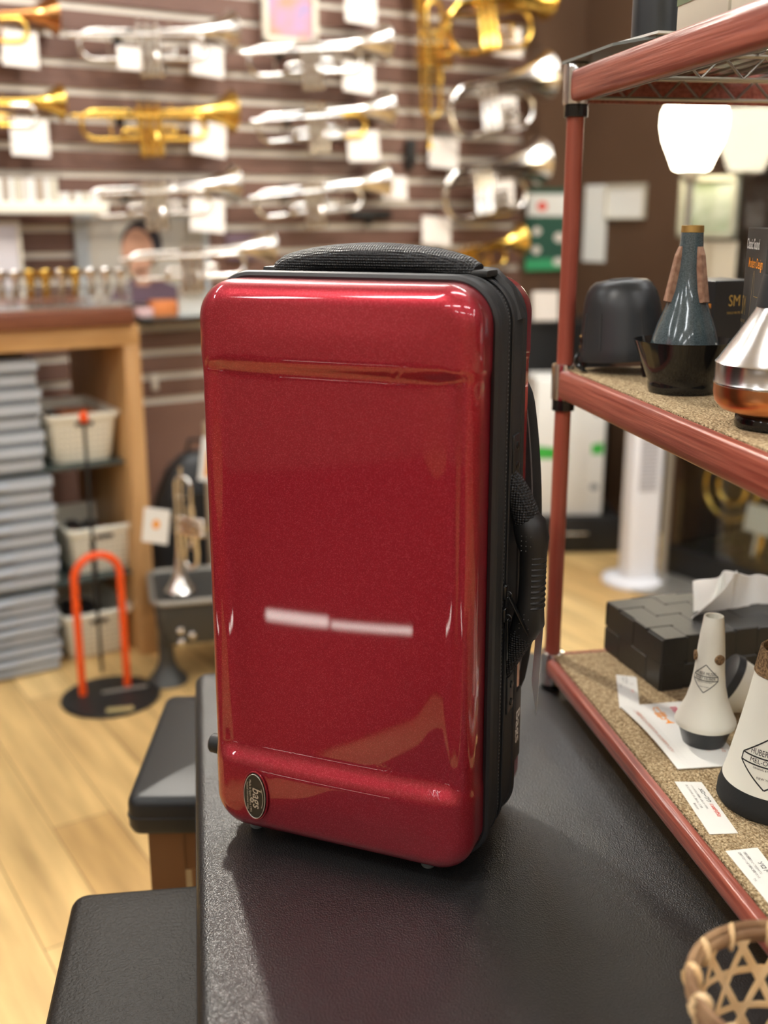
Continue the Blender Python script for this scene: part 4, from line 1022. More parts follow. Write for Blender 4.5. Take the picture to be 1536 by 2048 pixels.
# ================================================================ counter with shelves at the left
DF, DB = .63, .16                            # front and back distance from the wall
sr, _ = W(300, 1300, DF); sr += .022
Dz = onz(268, 650, 0); 
zt_ = W(262, 649, DF)[1]; zt0 = W(120, 612, DF)[1]
SL = -1.25
def desk(sc0, sc1, d0, d1, z0, z1): return ((sc0+sc1)/2, -(d0+d1)/2, (z0+z1)/2), (abs(sc1-sc0), abs(d1-d0), abs(z1-z0))
dk = thing('wooden_counter', 'oak shop counter with reddish top and open front, baskets on its glass shelves', 'counter', WP, WA)
ZT = zt_
mb = MB(); mb.box(*desk(SL, sr-.015, DB, DF+.015, ZT, ZT+.04), .003); mb.build('countertop', M_deskdark, dk)
mb = MB(); mb.box(*desk(SL, sr, DB, DF, ZT-.05, ZT-.0005), .002); mb.build('top_board', M_deskwood, dk)
mb = MB(); mb.box(*desk(sr-.042, sr, DB, DF, 0, ZT-.0502), .002); mb.build('side_panel', M_deskpost, dk)
mb = MB(); mb.box(*desk(SL, SL+.042, DB, DF, 0, ZT-.0502), .002); mb.build('side_panel', M_deskpost, dk)
ZG1 = W(230, 918, .57)[1]; ZG2 = W(262, 1136, .57)[1]
for z_ in (ZG1, ZG2):
    mb = MB(); mb.box(*desk(SL+.043, sr-.043, DB+.03, DF-.04, z_-.010, z_-.002), .001); mb.build('glass_shelf', M_shelfglass, dk)
# baskets
bk0 = None
def basket(cx, yb, z_, label, rz=0.0):
    global bk0
    s, _ = W(cx, yb, .57)
    if bk0 is None:
        bk0 = thing('storage_basket', 'x', 'basket'); h = .126; a0, b0, a1, b1 = .072, .115, .092, .140
        mb = MB(); hole = MB()
        mb.rings([[(p[0], p[1], z) for p in rrect(a, b_, .022, 6, 6, 8)] for a, b_, z in ((a0, b0, 0), (a0+.003, b0+.003, .006), (a1-.004, b1-.004, h-.012), (a1-.007, b1-.007, h-.012), (a0, b0, .008))])
        body_mb = mb
        mb = MB(); mb.rings([[(p[0], p[1], z) for p in rrect(a, b_, .024, 6, 6, 8)] for a, b_, z in ((a1-.006, b1-.006, h-.014), (a1+.004, b1+.004, h-.014), (a1+.005, b1+.005, h-.002), (a1+.002, b1+.002, h), (a1-.006, b1-.006, h), (a1-.008, b1-.008, h-.014))], cap0=False, cap1=False); mb.build('rim', M_basket, bk0)
        mb = body_mb; mb.mi = 1
        for r_ in range(6):
            for c_ in range(13):
                z2 = .018+.0145*r_; q = z2/h
                aa, bb = a0+(a1-.004-a0)*q+.001, b0+(b1-.004-b0)*q+.001
                if c_ < 9: x2 = (-.056+.014*c_); [mb.box((x2, sy*(bb+.0003), z2), (.007, .001, .007)) for sy in (-1, 1)]
                y2 = -.09+.015*c_; [mb.box((sx*(aa+.0003), y2, z2), (.001, .0075, .007)) for sx in (-1, 1)]
        mb.build('body', [M_basket, mat('basket_gap', (.30, .28, .21), .6)], bk0)
        mb = MB(); mb.box((0, -(b1-.0035), h-.026), (.045, .004, .011), .002); mb.build('hand_slot', mat('basket_slot', (.06, .055, .05), .6), bk0); o = bk0
    else: o = copy_tree(bk0)
    p = wpt(s, DF-.19, z_); place(o, p, WA+R(rz)); tag(o, label, 'basket', 'ivory baskets under the counter'); return o, p
b1_, P1 = basket(172, 918, ZG1, 'ivory lattice basket with orange packets, on the upper glass shelf')
b2_, P2 = basket(212, 1135, ZG2, 'ivory lattice basket with dark small parts, on the middle glass shelf')
b3_, P3 = basket(204, 1342, .002, 'ivory lattice basket at the bottom of the counter, behind the orange hoop')
def inb(P, x_, y_, z_): return P + Vector((math.cos(WA)*x_-math.sin(WA)*y_, math.sin(WA)*x_+math.cos(WA)*y_, z_))
def loose(P, x_, y_, z_, sz, m, label, grp, name='small_packet', cat='packet', rot=0):
    o = thing(name, label, cat, inb(P, x_, y_, z_), WA+rot, grp); mb = MB(); mb.box((0, 0, sz[2]/2), sz, .003); mb.build('packet', m, o); return o
M_opack = mat('orange_packet', (.62, .20, .06), .5); M_dpack = mat('dark_packet', (.05, .04, .04), .5); M_bpack = mat('tan_brown_packet', (.35, .16, .08), .5)
loose(P1, -.020, .0, .008, (.09, .20, .094), M_dpack, 'dark packet under the orange one in the upper ivory basket', 'packets in the upper basket')
loose(P1, .022, -.02, .103, (.09, .15, .010), M_opack, 'flat orange packet on top in the upper ivory basket', 'packets in the upper basket')
for i, (x_, y_, m_) in enumerate(((-.045, -.06, M_dpack), (-.015, -.07, M_greymetal), (.018, -.05, M_bpack), (.045, -.07, M_dpack), (-.035, .0, M_bpack), (.0, .01, M_dpack), (.038, .0, M_bpack), (-.02, .07, M_dpack), (.03, .07, M_greymetal))):
    for P_, nm in ((P2, 'middle'), (P3, 'bottom')):
        w_ = .026
        loose(P_, x_, y_, .008, (w_, .05, .086 if i % 2 else .080), m_ if nm == 'middle' else (M_dpack if i % 3 else M_greymetal), 'small dark packet packed upright in the %s ivory basket' % nm, 'small packets in the %s basket' % nm, rot=.1*(i % 3))
# stacks of grey trays
ORD = ['topmost', 'second from the top', 'third from the top', 'fourth from the top', 'fifth from the top', 'sixth from the top', 'seventh from the top', 'eighth from the top', 'ninth from the top', 'tenth from the top']
tr0 = None
for (xr, yt, yb, zb, nm) in ((74, 716, 928, ZG1-.0015, 'upper'), (104, 946, 1158, ZG2-.0015, 'middle'), (112, 1170, 1362, .002, 'lowest')):
    sR, zT = W(xr, yt, .60); n_ = 8; H = min(zT, {'upper': ZT-.06, 'middle': ZG1-.013, 'lowest': ZG2-.013}[nm])-zb; th = H/n_
    for i in range(n_):
        if tr0 is None:
            tr0 = thing('paper_tray', 'x', 'tray'); mb = MB(); mb.box((-.16, .19, .5), (.32, .38, .62), .004, 2); mb.box((-.16, -.004, .5), (.10, .008, .25), .002)
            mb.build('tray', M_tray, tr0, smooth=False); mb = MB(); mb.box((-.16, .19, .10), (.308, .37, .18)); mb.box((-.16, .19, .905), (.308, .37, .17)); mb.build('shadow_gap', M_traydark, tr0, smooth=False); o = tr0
        else: o = copy_tree(tr0)
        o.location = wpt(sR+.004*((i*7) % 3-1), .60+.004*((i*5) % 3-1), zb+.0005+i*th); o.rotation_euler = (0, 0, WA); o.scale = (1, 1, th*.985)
        tag(o, 'grey tray, %s in the counter stack on the %s level' % (ORD[n_-1-i], nm), 'tray', 'grey trays stacked on the %s level' % nm)
# mouthpieces in an acrylic stand on the countertop
zc = ZT+.0402
sA, _ = W(-30, 600, .52); sB, _ = W(252, 600, .52)
ac = thing('mouthpiece_stand', 'long clear acrylic stand on the countertop holding a row of mouthpieces', 'display stand', wpt(sA, .52, zc), WA)
mb = MB(); mb.box(((sB-sA)/2, 0, .004), (sB-sA, .10, .006), .001); mb.box(((sB-sA)/2, 0, .050), (sB-sA, .10, .003), .0005); 
mb.build('plate', M_acryl, ac, smooth=False)
mb = MB()
for i in range(7): mb.box((.003+(sB-sA-.006)*i/6, 0, .0275), (.003, .10, .040))
mb.build('divider', M_acryl, ac, smooth=False)
mp0 = {}
xs = list(range(-18, 248, 15))
for i, px_ in enumerate(xs):
    gold = 50 <= px_ <= 105 or 122 <= px_ <= 172; m_ = M_gold if gold else M_silver
    if m_.name not in mp0:
        o = thing('mouthpiece', 'x', 'mouthpiece'); mb = MB(); mb.lathe([(.0048, 0), (.0055, .03), (.008, .045), (.0130, .052), (.0138, .060), (.0138, .064), (.0115, .065), (.004, .055)], n=20); mb.build('cup_and_shank', m_, o); mp0[m_.name] = o
    else: o = copy_tree(mp0[m_.name])
    s, _ = W(px_, 600, .52); place(o, wpt(s, .52+(.02 if i % 2 else -.02), zc+.0525-.028), WA)
    tag(o, '%s mouthpiece in the acrylic stand on the countertop' % ('gold' if gold else 'silver'), 'mouthpiece', 'gold mouthpieces in the stand' if gold else 'silver mouthpieces in the stand')
# small glass shelf right of the counter with box and card
s0, z0 = W(268, 634, .10); s1, _ = W(455, 634, .10)
o = thing('glass_shelf', 'small dark-edged glass shelf on the slats, between counter and red case', 'shelf', wpt(s0, .10, z0), WA)
mb = MB(); mb.box(((s1-s0)/2, 0, 0), (s1-s0, .18, .006), .001); mb.build('pane', M_shelfglass, o, smooth=False)
mb = MB(); [mb.box((x_, .03, -.015), (.006, .13, .024), .002) for x_ in (.04, s1-s0-.04)]; mb.build('support', M_blackpaint, o)
s, _ = W(325, 610, .12); o = thing('small_box', 'little orange box on the glass shelf beside the white stand-up card', 'box', wpt(s, .12, z0+.0032), WA); mb = MB(); mb.box((0, 0, .022), (.075, .05, .044), .002); mb.build('carton', M_opack, o)
s, _ = W(286, 620, .12); o = thing('small_box', 'low pink-white box at the left end of the glass shelf', 'box', wpt(s, .12, z0+.0032), WA); mb = MB(); mb.box((0, 0, .012), (.045, .05, .024), .002); mb.build('carton', mat('pink_card', (.62, .42, .42), .6), o)
s, z = W(383, 598, .13); o = thing('price_card', 'white stand-up card on the glass shelf, left of the red case', 'price card', wpt(s, .13, z0+.0032), WA); mb = MB(); mb.box((0, 0, .042), (.085, .002, .084)); mb.build('card', M_paper, o, smooth=False)
s, z = W(310, 765, .03); o = thing('wall_bracket', 'short cream upright bracket on the slats under the glass shelf', 'bracket', wpt(s, .027, z), WA); mb = MB(); mb.box((0, 0, 0), (.018, .012, .05), .002); mb.build('arm', M_insert, o)

# orange hoop stand
c = onz(222, 1396, 0)
o = thing('hoop_stand', 'round black floor stand with an orange padded hoop and thin black rod', 'stand', c, WA-R(35))
mb = MB(); mb.lathe([(.112, 0), (.118, .003), (.116, .008), (.02, .011)], n=56); base_ = mb.build('base', M_blackpaint, o)
la, lb2 = onz(166, 1388, .012)-c, onz(255, 1368, .012)-c
Q = Matrix.Rotation(-(WA-R(35)), 4, 'Z'); la, lb2 = Q @ la, Q @ lb2; la.z = lb2.z = .010
ctr = (la+lb2)/2; hw_ = (lb2-la).length/2; ux = (lb2-la).normalized(); TOPH = .345
pth = [la, la+Vector((0, 0, .28))] + [ctr - ux*hw_*math.cos(R(a)) + Vector((0, 0, TOPH-hw_+hw_*math.sin(R(a)))) for a in range(0, 181, 12)] + [lb2+Vector((0, 0, .28)), lb2]
mb = MB(); mb.tube(pth, .0095, 12); mb.build('hoop', M_orange, o)
rb = Q @ (onz(205, 1352, 0)-c); rb.z = .01
mb = MB(); mb.tube([rb, rb+Vector((0, 0, .645))], .0042, 10); mb.tube([rb+Vector((0, 0, .25)), rb+Vector((0, 0, .35))], .007, 10); mb.build('rod', M_blackpaint, o)
mb = MB(); mb.lathe([(.004, 0), (.010, .004), (.012, .014), (.008, .024), (.003, .03)], (rb.x, rb.y, .652), 16); mb.build('rod_cap', M_orange, o)
lp = Q @ (onz(240, 1418, .01)-c); mb = MB(); mb.M = Matrix.Translation((lp.x, lp.y, .0092)) @ Q @ Matrix.Rotation(R(12), 4, 'Z'); mb.box((0, 0, 0), (.062, .022, .0022), .0005); mb.build('label_plate', mat('gold_label', (.50, .40, .18), .4, .3), o, smooth=False)
lp = Q @ (onz(250, 1378, .012)-c); mb = MB(); mb.M = Matrix.Translation((lp.x, lp.y, .0122)) @ Q @ Matrix.Rotation(R(22), 4, 'Z'); mb.box((0, 0, 0), (.11, .012, .004), .001); mb.build('metal_strip', M_rim, o, smooth=False)

# display tray on conical foot, cornet standing on it
c = onz(336, 1362, 0); TA2 = R(14)
TZ2 = .235
o = thing('display_tray', 'dark grey tray stand with satin rim and bell-shaped foot, carrying a silver cornet', 'display stand', c, TA2)
mb = MB(); mb.lathe([(.050, 0), (.052, .003), (.046, .012), (.028, .035), (.021, .055), (.019, .07), (.019, .12)], n=36); mb.build('foot', M_greymetal, o)
tw, tl = .36, .26
mb = MB(); mb.rings([[(p[0]+tw/2-.03, p[1]+.06, z) for p in rrect(a, b_, .03, 6, 8, 8)] for a, b_, z in ((tw/2-.02, tl/2-.02, .115), (tw/2-.012, tl/2-.012, .13), (tw/2-.004, tl/2-.004, TZ2-.01), (tw/2-.006, tl/2-.006, TZ2-.006))]); mb.build('tray_body', M_greymetal, o)
mb = MB(); mb.tube([(p[0]+tw/2-.03, p[1]+.06, TZ2-.006) for p in rrect(tw/2-.003, tl/2-.003, .03, 8, 8, 8)], .0075, 8, closed=True); mb.build('rim', M_rim, o)
mb = MB(); mb.cyl((tw-.09, .09, 0), (tw-.09, .09, .12), .018, 16); mb.lathe([(.05, 0), (.046, .012), (.02, .03)], (tw-.09, .09, 0), 24); mb.build('rear_foot', M_greymetal, o)
mb = MB(); [mb.lathe([(.009, -.002), (.009, .004), (.006, .007)], (0, 0, 0), 12) for _ in range(1)]; mb.bm.clear()
for dx, dz in ((.035, .155), (.035, .125), (.062, .14)): mb.M = Matrix.Translation((dx, .06-tl/2+.008, dz)) @ Matrix.Rotation(R(90), 4, 'X'); mb.lathe([(.009, -.004), (.009, .004), (.006, .007)], n=14)
mb.build('knob', M_chrome, o)
cr_ = copy_tree(SRC[('T', M_silver.name, '')]); cr_.name = 'cornet'
bp_ = onz(361, 1180, TZ2+.004); sc = .62
Mx = Matrix.Translation(bp_) @ Matrix.Rotation(R(150), 4, 'Z') @ Matrix.Rotation(R(90), 4, 'Y') @ Matrix.Scale(sc, 4) @ Matrix.Translation((-.2635, 0, -.044))
loc, rot, s_ = Mx.decompose(); cr_.location = loc; cr_.rotation_euler = rot.to_euler(); cr_.scale = s_
del cr_['group']; tag(cr_, 'silver cornet standing bell-down on the dark grey tray stand', 'cornet')
def ptag2(px, py, w_, Y, label, extra=None, rz=0, h_=None):
    d2 = ray(px, py); k2 = Y/d2.y; p = d2*k2+Vector((0, 0, CH)); wm_ = w_*Y/F/ d2.y*1.0; hm_ = (h_ or w_)*Y/F/d2.y
    o = thing('price_tag', label, 'price tag', p, rz); o.rotation_euler = (0, R(8 if extra else 3), rz)
    mb = MB(); mb.box((0, 0, 0), (wm_, .0015, hm_), .0003, 1); mb.build('card', M_paper, o, smooth=False)
    mb = MB(); add_poly(mb, ell(0, hm_*.05, wm_*.14, hm_*.14) if extra == 1 else [(-wm_*.2, -hm_*.38), (wm_*.4, -hm_*.38), (wm_*.4, hm_*.2), (-wm_*.2, hm_*.2)], lambda x_, z_: (x_, -.0011, z_)); mb.build('orange_mark', mat('orange_mark', (.85, .33, .02), .5), o, smooth=False)
    mb = MB(); mb.tube([(-wm_*.2, 0, hm_*.5), (0, .01, hm_*.5+.04), (wm_*.2, 0, hm_*.5)], .0009, 5); mb.build('string', M_piping, o); return o
ptag2(312, 1052, 52, bp_.y-.05, 'white price tag with an orange dot hanging from the silver cornet', 1, h_=72)
ptag2(420, 920, 40, 2.72, 'white and orange hang tag peeping out at the left side of the red case', 2, h_=90)
# soft gig bag leaning behind
c = onz(392, 1240, 0); d2 = ray(392, 1000); 
GY = 2.99; c = Vector((ray(410, 1100).x/ray(410, 1100).y*GY, GY, 0))
o = thing('gig_bag', 'black padded gig bag with yellow emblem standing behind the silver cornet', 'bag', c, R(12))
zt2 = W(365, 868, .2)[1]
mb = MB(); rings = []
for z_, a, b_ in ((0, .13, .07), (.01, .145, .085), (.25, .14, .085), (zt2-.13, .115, .075), (zt2-.05, .085, .055), (zt2-.012, .05, .035), (zt2, .02, .015)): rings.append([(p[0], p[1], z_) for p in rrect(a*1.15, b_, min(a, b_)*.6, 8, 4, 4)])
mb.rings(rings); body_ = mb.build('body', M_mattblack, o)
mb = MB(); mb.rings([[(p[0]-.005, -.072+y_, zt2-.20+p[1]) for p in rrect(a, .10, .03, 8, 6, 6)] for y_, a in ((.05, .085), (-.012, .085), (-.020, .075))]); po_ = mb.build('front_pocket', M_mattblack, o)
mb = MB(); add_poly(mb, ell(-.035, zt2-.205, .013, .013), lambda x_, z_: (x_, -.0945, z_)); add_poly(mb, [(-.015, zt2-.212), (.055, zt2-.205), (.055, zt2-.190), (-.015, zt2-.197)], lambda x_, z_: (x_, -.0945, z_)); mb.build('yellow_emblem', mat('mustard_print', (.55, .30, .01), .5), po_, smooth=False)
mb = MB(); mb.tube([(-.04, 0, zt2-.015), (-.03, 0, zt2+.03), (.03, 0, zt2+.03), (.04, 0, zt2-.015)], .006, 8); mb.build('carry_handle', M_rubber, o)
# pale wooden post behind the left edge of the case
Y_ = 2.85; x_ = ray(422, 1000).x/ray(422, 1000).y*Y_
o = thing('wooden_stand', 'slim pale wooden post on a round foot, behind the left side of the red case', 'stand', (x_, Y_, 0))
mb = MB(); mb.cyl((0, 0, .01), (0, 0, .60), .014, 16); mb.build('post', mat('pale_birch', (.48, .38, .26), .5), o)
mb = MB(); mb.lathe([(.05, 0), (.05, .010), (.02, .014)], n=32); mb.build('foot', M_blackpaint, o)

# ================================================================ right wall
panel('printed_poster', 'green poster with white top showing left of the red rack post', 'poster', 1052, 376, 1134, 540, .012, M_inkgreen, wall=W, pt=wpt, ang=WA)
o = bpy.data.objects.get('printed_poster')
PW = dict(wall=W2, pt=w2pt, ang=A2)
xs_ = [v_.co.x for v_ in kids(o)[0].data.vertices]; zs_ = [v_.co.z for v_ in kids(o)[0].data.vertices]; w_ = max(xs_)-min(xs_); h_ = max(zs_)
patch(o, 'white_heading', M_paper, [[(-w_*.5, h_*.66), (w_*.5, h_*.66), (w_*.5, h_*.93), (-w_*.5, h_*.93)]], -.0034)
patch(o, 'heading_mark', M_inkred, [ell(-w_*.15, h_*.78, w_*.12, h_*.06)], -.0038)
patch(o, 'picture_spot', M_tagface, [ell(-w_*.25, h_*.48, w_*.10, h_*.05), ell(w_*.30, h_*.40, w_*.13, h_*.06), ell(-w_*.25, h_*.25, w_*.10, h_*.05), ell(w_*.30, h_*.10, w_*.13, h_*.05)], -.0038)
patch(o, 'green_band', mat('mid_green_print', (.05, .35, .15), .6), [[(-w_*.5, 0), (w_*.5, 0), (w_*.5, h_*.14), (-w_*.5, h_*.14)]], -.0036)
panel('wall_notice', 'tall narrow white sheet pinned just right of the red rack post', 'notice', 1168, 370, 1213, 524, .004, M_paper, th=.002, **PW)
panel('wall_notice', 'white framed notice with small dark marks on the brown wall', 'notice', 1214, 368, 1292, 438, .006, M_paper, th=.003, frame=(M_cream, .006), **PW)
# white carton with green marking on a black case
t0, _ = W2(1066, 1040, .30)
d2 = ray(1135, 1120); k2 = -CH/d2.z*.93; P_ = Vector((d2.x*k2, d2.y*k2, 0)); P_ = onz(1142, 1112, 0)
bx_ = thing('equipment_case', 'low black equipment case on the floor under the white carton', 'case', (P_.x, P_.y+.16, 0), A2+R(60))
mb = MB(); mb.box((0, 0, .065), (.34, .26, .126), .006); mb.build('body', M_blackpaint, bx_)
mb = MB(); mb.tube([(-.06, -.13, .07), (-.05, -.145, .075), (.05, -.145, .075), (.06, -.13, .07)], .004, 8); mb.build('handle', M_chrome, bx_)
zt3 = .60
bx2 = thing('white_carton', 'tall white carton with green marking standing on the black equipment case, behind the rack', 'box', (P_.x, P_.y+.16, .1285), A2+R(60))
mb = MB(); mb.box((-.015, 0, .235), (.24, .20, .47), .003); mb.build('carton', M_paper, bx2)
patch(bx2, 'green_mark', M_green2, [[(-.13, .20), (-.02, .20), (-.03, .235), (-.13, .245)]], -.1006)
patch(bx2, 'green_mark', M_green2, [[(.06, .215), (.10, .215), (.10, .255), (.06, .25)]], -.1006)
patch(bx2, 'grey_picture', M_traydark, [ell(.075, .10, .015, .012), ell(.075, .36, .012, .014)], -.1006)
sa, _ = W(1052, 700, .26); _, zk = W(1100, 648, .26)
o = thing('speaker_cabinet', 'dark cabinet in the corner behind the top right of the red case', 'cabinet', wpt((sa+SC)/2-.01, .14, 0), WA)
mb = MB(); mb.box((0, 0, zk/2), (SC-sa-.03, .24, zk), .004); mb.build('body', M_blackpaint, o); 
price_tag(1091, 612, 50, .275, 'white price tag on the dark corner cabinet, right of the red case top', 2, hpx=58)
# tower fan
c = onz(1271, 1163, 0)
o = thing('tower_fan', 'white tower fan with grey grille on a round base, behind the middle shelf', 'fan', c, R(12))
mb = MB(); mb.lathe([(.100, 0), (.108, .004), (.106, .014), (.085, .022), (.05, .026)], n=48); mb.build('base', M_fanwhite, o)
mb = MB(); mb.rings([[(p[0], p[1]-.008, z) for p in rrect(.052*q, .040*q, .018, 6, 4, 4)] for z, q in ((.024, 1), (.60, 1), (.615, .85))]); mb.build('front_housing', M_fanwhite, o)
mb = MB(); mb.rings([[(p[0]+.012, p[1]+.032, z) for p in rrect(.050, .034, .018, 6, 4, 4)] for z in (.026, .60)]); mb.build('rear_housing', M_fanback, o)
mb = MB(); mb.box((-.002, -.0485, .44), (.058, .002, .26), .0005); gb = mb.build('grille', M_fangrill, o, smooth=False)
mb = MB(); [mb.box((-.002, -.0505, .32+.012*i), (.058, .003, .004)) for i in range(21)]; mb.build('grille_slat', M_fanwhite, gb, smooth=False)
# showcase with glass front along the right wall
tS, _ = W2(1345, 900, .34); DG = .34; TE = tS+2.3
o = thing('showcase', 'wide glass-fronted showcase with dark base along the brown wall, right edge', 'showcase', w2pt(tS, 0, 0), A2)
def sb(t0, t1, d0, d1, z0, z1): return ((t0+t1)/2, -(d0+d1)/2, (z0+z1)/2), (t1-t0, d1-d0, z1-z0)
mb = MB(); mb.box(*sb(0, 2.3, .01, DG+.01, 0, .10), .003); mb.build('plinth', M_blackpaint, o)
mb = MB(); mb.box(*sb(.012, 2.28, DG-.008, DG-.002, .10, 2.0)); mb.build('glass_front', M_glass, o, smooth=False)
mb = MB()
for t in (.0, .95, 1.9): mb.box(*sb(t, t+.03, .01, DG, .10, 2.0), .002) if t == 0 else mb.box(*sb(t, t+.025, DG-.02, DG, .10, 2.0), .002)
mb.box(*sb(0, 2.3, .01, DG, 2.0, 2.06), .003); mb.build('frame', mat('showcase_brown', (.075, .035, .02), .4), o)
mb = MB(); [mb.box(*sb(.03, 2.28, .02, DG-.03, z, z+.006)) for z in (.62,)]; mb.build('inner_shelf', M_shelfglass, o, smooth=False)
mb = MB(); mb.box(*sb(.03, 2.28, .012, .02, .10, 2.0)); mb.build('back_panel', mat('showcase_back', (.05, .032, .026), .5), o, smooth=False)
panel('framed_picture', 'greenish picture in a pale frame on the showcase glass, below the lit lamp', 'picture', 1362, 352, 1476, 476, DG+.006, M_leaf, frame=(mat('pale_green_frame', (.38, .38, .30), .5), .016), **PW)
panel('display_card', 'blank cream card on the showcase glass, right of the grey cone mute', 'card', 1398, 482, 1472, 562, DG+.006, M_cream, th=.003, **PW)
# coil of brass in the showcase, with card
t, z = W2(1466, 975, .20)
o = thing('brass_horn', 'coiled yellow brass horn inside the showcase, below the middle shelf', 'horn', w2pt(t, .20, z), A2)
mb = MB(); mb.tube([(.105*math.cos(R(a)), -.01*a/360, .105*math.sin(R(a))) for a in range(0, 360, 12)], .0125, 12, closed=True); mb.build('outer_coil', M_gold, o)
mb = MB(); mb.tube([(.055*math.cos(R(a)), 0, .055*math.sin(R(a))) for a in range(0, 360, 12)], .013, 12, closed=True); mb.tube([(.10, 0, -.06), (.13, 0, -.14), (.12, 0, -.20)], [.01, .014, .02], 12); mb.build('inner_coil', M_gold, o)
mb = MB(); mb.cyl((0, .0, -.11), (0, 0, -(z-.101)), .008, 10); mb.lathe([(.06, -(z-.101)), (.05, -(z-.11))], n=24); mb.build('holder', M_blackpaint, o)
t, z = W2(1512, 1040, .27); 
o = thing('price_tag', 'white price card leaning in the showcase beside the coiled horn', 'price tag', w2pt(t, .27, .14), A2); o.rotation_euler = (R(-10), 0, A2)
mb = MB(); mb.box((0, 0, z-.14), (.10, .002, .085)); mb.box((0, .004, (z-.14)/2-.02), (.01, .004, z-.14+.001)); mb.build('card', M_paper, o, smooth=False)
# floor lamp
d2 = ray(1387, 275); best = None
for i in range(400):
    Y_ = 2.6+i*.004; p = d2*(Y_/d2.y); dd = -((p-WP).dot(WX)-SC)
    if dd <= DG+.115: best = p; break
lz = best.z+CH; ls = 3.45/3.5
o = thing('floor_lamp', 'lit white floor lamp with flared glass shade in front of the showcase', 'lamp', (best.x, best.y, 0))
mb = MB(); h2 = .088
mb.lathe([(.040, lz-h2), (.050, lz-h2+.004), (.062, lz-.055), (.082, lz-.01), (.091, lz+.03), (.090, lz+.065), (.083, lz+h2-.006), (.070, lz+h2), (.066, lz+h2-.008), (.080, lz+.06), (.082, lz+.03), (.060, lz-.04), (.03, lz-h2+.012)], n=40); mb.build('lamp_shade', M_lamp, o)
mb = MB(); mb.cyl((0, 0, .012), (0, 0, lz-h2), .011, 14); mb.lathe([(.020, lz-h2-.03), (.030, lz-h2), (.03, lz-h2+.003)], n=20); mb.build('pole', M_rim, o)
mb = MB(); mb.lathe([(.12, 0), (.122, .008), (.03, .018)], n=40); mb.build('base', M_rim, o)
# unseen glowing bar, added to mirror a pale streak in the red case
pa, pb = Vector((-1.352, -.080, 0)), Vector((-1.045, -.292, 0)); mid = (pa+pb)/2; Lc = (pb-pa).length*1.5; az = math.atan2((pb-pa).y, (pb-pa).x)
o = thing('added_glow_bar', 'low standing light bar beside the viewer, mirrored as a pale streak in the red case', 'lamp', (mid.x, mid.y, 0), az)
for q0, q1, zz, hh in ((-.5, -.06, .163, .026), (-.04, .5, .1575, .015)):
    mb = MB(); mb.box((Lc*(q0+q1)/2, -.012, zz), (Lc*(q1-q0), .012, hh), .004); mb.build('glow_strip', M_strip, o)
mb = MB(); mb.box((0, -.020, .1585), (Lc, .004, .012), .001); mb.build('rail', M_rim, o)
for sx in (-1, 1):
    mb = MB(); mb.cyl((sx*Lc*.46, -.02, .01), (sx*Lc*.46, -.02, .158), .004, 10); mb.lathe([(.03, 0), (.03, .008), (.004, .012)], (sx*Lc*.46, -.02, 0), 20); mb.build('foot', M_rim, o)
o = thing('added_dark_rug', 'dark charcoal rug on the floor beside the viewer, out of the picture', 'rug', (-2.1, -.95, .001), R(20))  # added out of view to darken the floor reflection and cut warm bounce
mb = MB(); mb.rings([[(p[0], p[1], z) for p in rrect(a, a, .02, 4, 4, 4)] for z, a in ((0, 1.4), (.008, 1.4), (.010, 1.395))]); mb.build('pile', mat('charcoal_rug', (.035, .032, .032), .95), o)

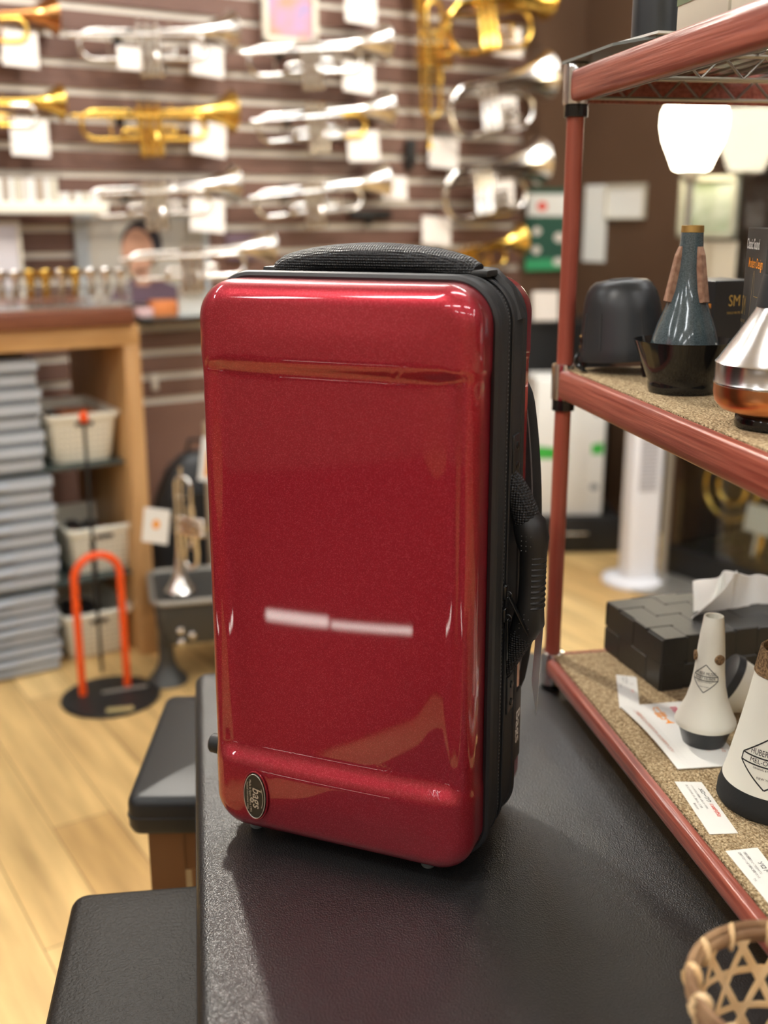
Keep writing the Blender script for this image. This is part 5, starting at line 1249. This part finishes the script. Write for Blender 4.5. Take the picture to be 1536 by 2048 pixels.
# small ceiling spotlights that graze the wall and the bench
def spotlight(s, d, target, watt, label, size=62, r=.022):
    o = thing('ceiling_spotlight', label, 'spotlight', wpt(s, d, HC-.16), 0, 'ceiling spotlights')
    mb = MB(); mb.cyl((0, 0, .05), (0, 0, .16), .006, 10); mb.lathe([(.03, .15), (.03, .1595)], n=20); mb.build('stem', M_ceil, o)
    v_ = (Vector(target)-o.location).normalized(); q = v_.to_track_quat('-Z', 'Y')
    mb = MB(); mb.M = q.to_matrix().to_4x4(); mb.lathe([(.030, .06), (.034, .05), (.040, -.03), (.036, -.03), (.030, .045)], n=28); mb.build('lamp_head', M_ceil, o)
    ld = bpy.data.lights.new('spot_bulb', 'SPOT'); ld.energy = watt; ld.spot_size = R(size); ld.spot_blend = .5; ld.shadow_soft_size = r; ld.color = (1.0, .93, .82)
    lo = bpy.data.objects.new('spot_bulb', ld); COL.objects.link(lo); lo.parent = o; lo.location = v_*.0; lo.rotation_euler = q.to_euler()
    return o
spotlight(W(300, 300, .9)[0]+.02, .55, (-.05, .95, .55), 110, 'white ceiling spotlight aimed back at the bench, out of the picture', 50, .05)
spotlight(-.6, 1.25, wpt(-.3, 0, 1.3), 25, 'white ceiling spotlight aimed at the left part of the wall, out of the picture')
spotlight(.5, 1.25, wpt(.5, 0, 1.3), 25, 'white ceiling spotlight aimed at the middle of the wall, out of the picture')
spotlight(1.35, 1.25, wpt(1.35, 0, 1.3), 26, 'white ceiling spotlight aimed at the right of the wall, out of the picture')

q_ = Vector((-.95, .10, 0))-WP
spotlight(q_.dot(WX), -q_.dot(WN), (.43, 1.02, .60), 42, 'white ceiling spotlight aimed at the low shelf of the rack, out of the picture', 26, .04)  # extra fill lamp, added only to brighten the low shelf

# ================================================================ camera and world
cd = bpy.data.cameras.new('camera'); cam = bpy.data.objects.new('camera', cd); COL.objects.link(cam)
cam.location = (0, 0, CH); cam.rotation_euler = (PI/2-PITCH, 0, 0)
cd.sensor_fit = 'VERTICAL'; cd.sensor_height = 36; cd.sensor_width = 27; cd.lens = F/2048*36
cd.clip_start = .02; cd.dof.use_dof = True; cd.dof.focus_distance = 1.0; cd.dof.aperture_fstop = (cd.lens/1000)/.0120
bpy.context.scene.camera = cam
w = bpy.data.worlds.new('world'); bpy.context.scene.world = w; w.use_nodes = True
w.node_tree.nodes['Background'].inputs['Color'].default_value = (.9, .88, .85, 1); w.node_tree.nodes['Background'].inputs['Strength'].default_value = .05
vs_ = bpy.context.scene.view_settings; vs_.view_transform = 'Standard'; vs_.look = 'None'; vs_.gamma = 1; vs_.use_curve_mapping = False
vs_.exposure = 1.05
bpy.context.scene.cycles.max_bounces = 8; bpy.context.scene.cycles.sample_clamp_indirect = 6
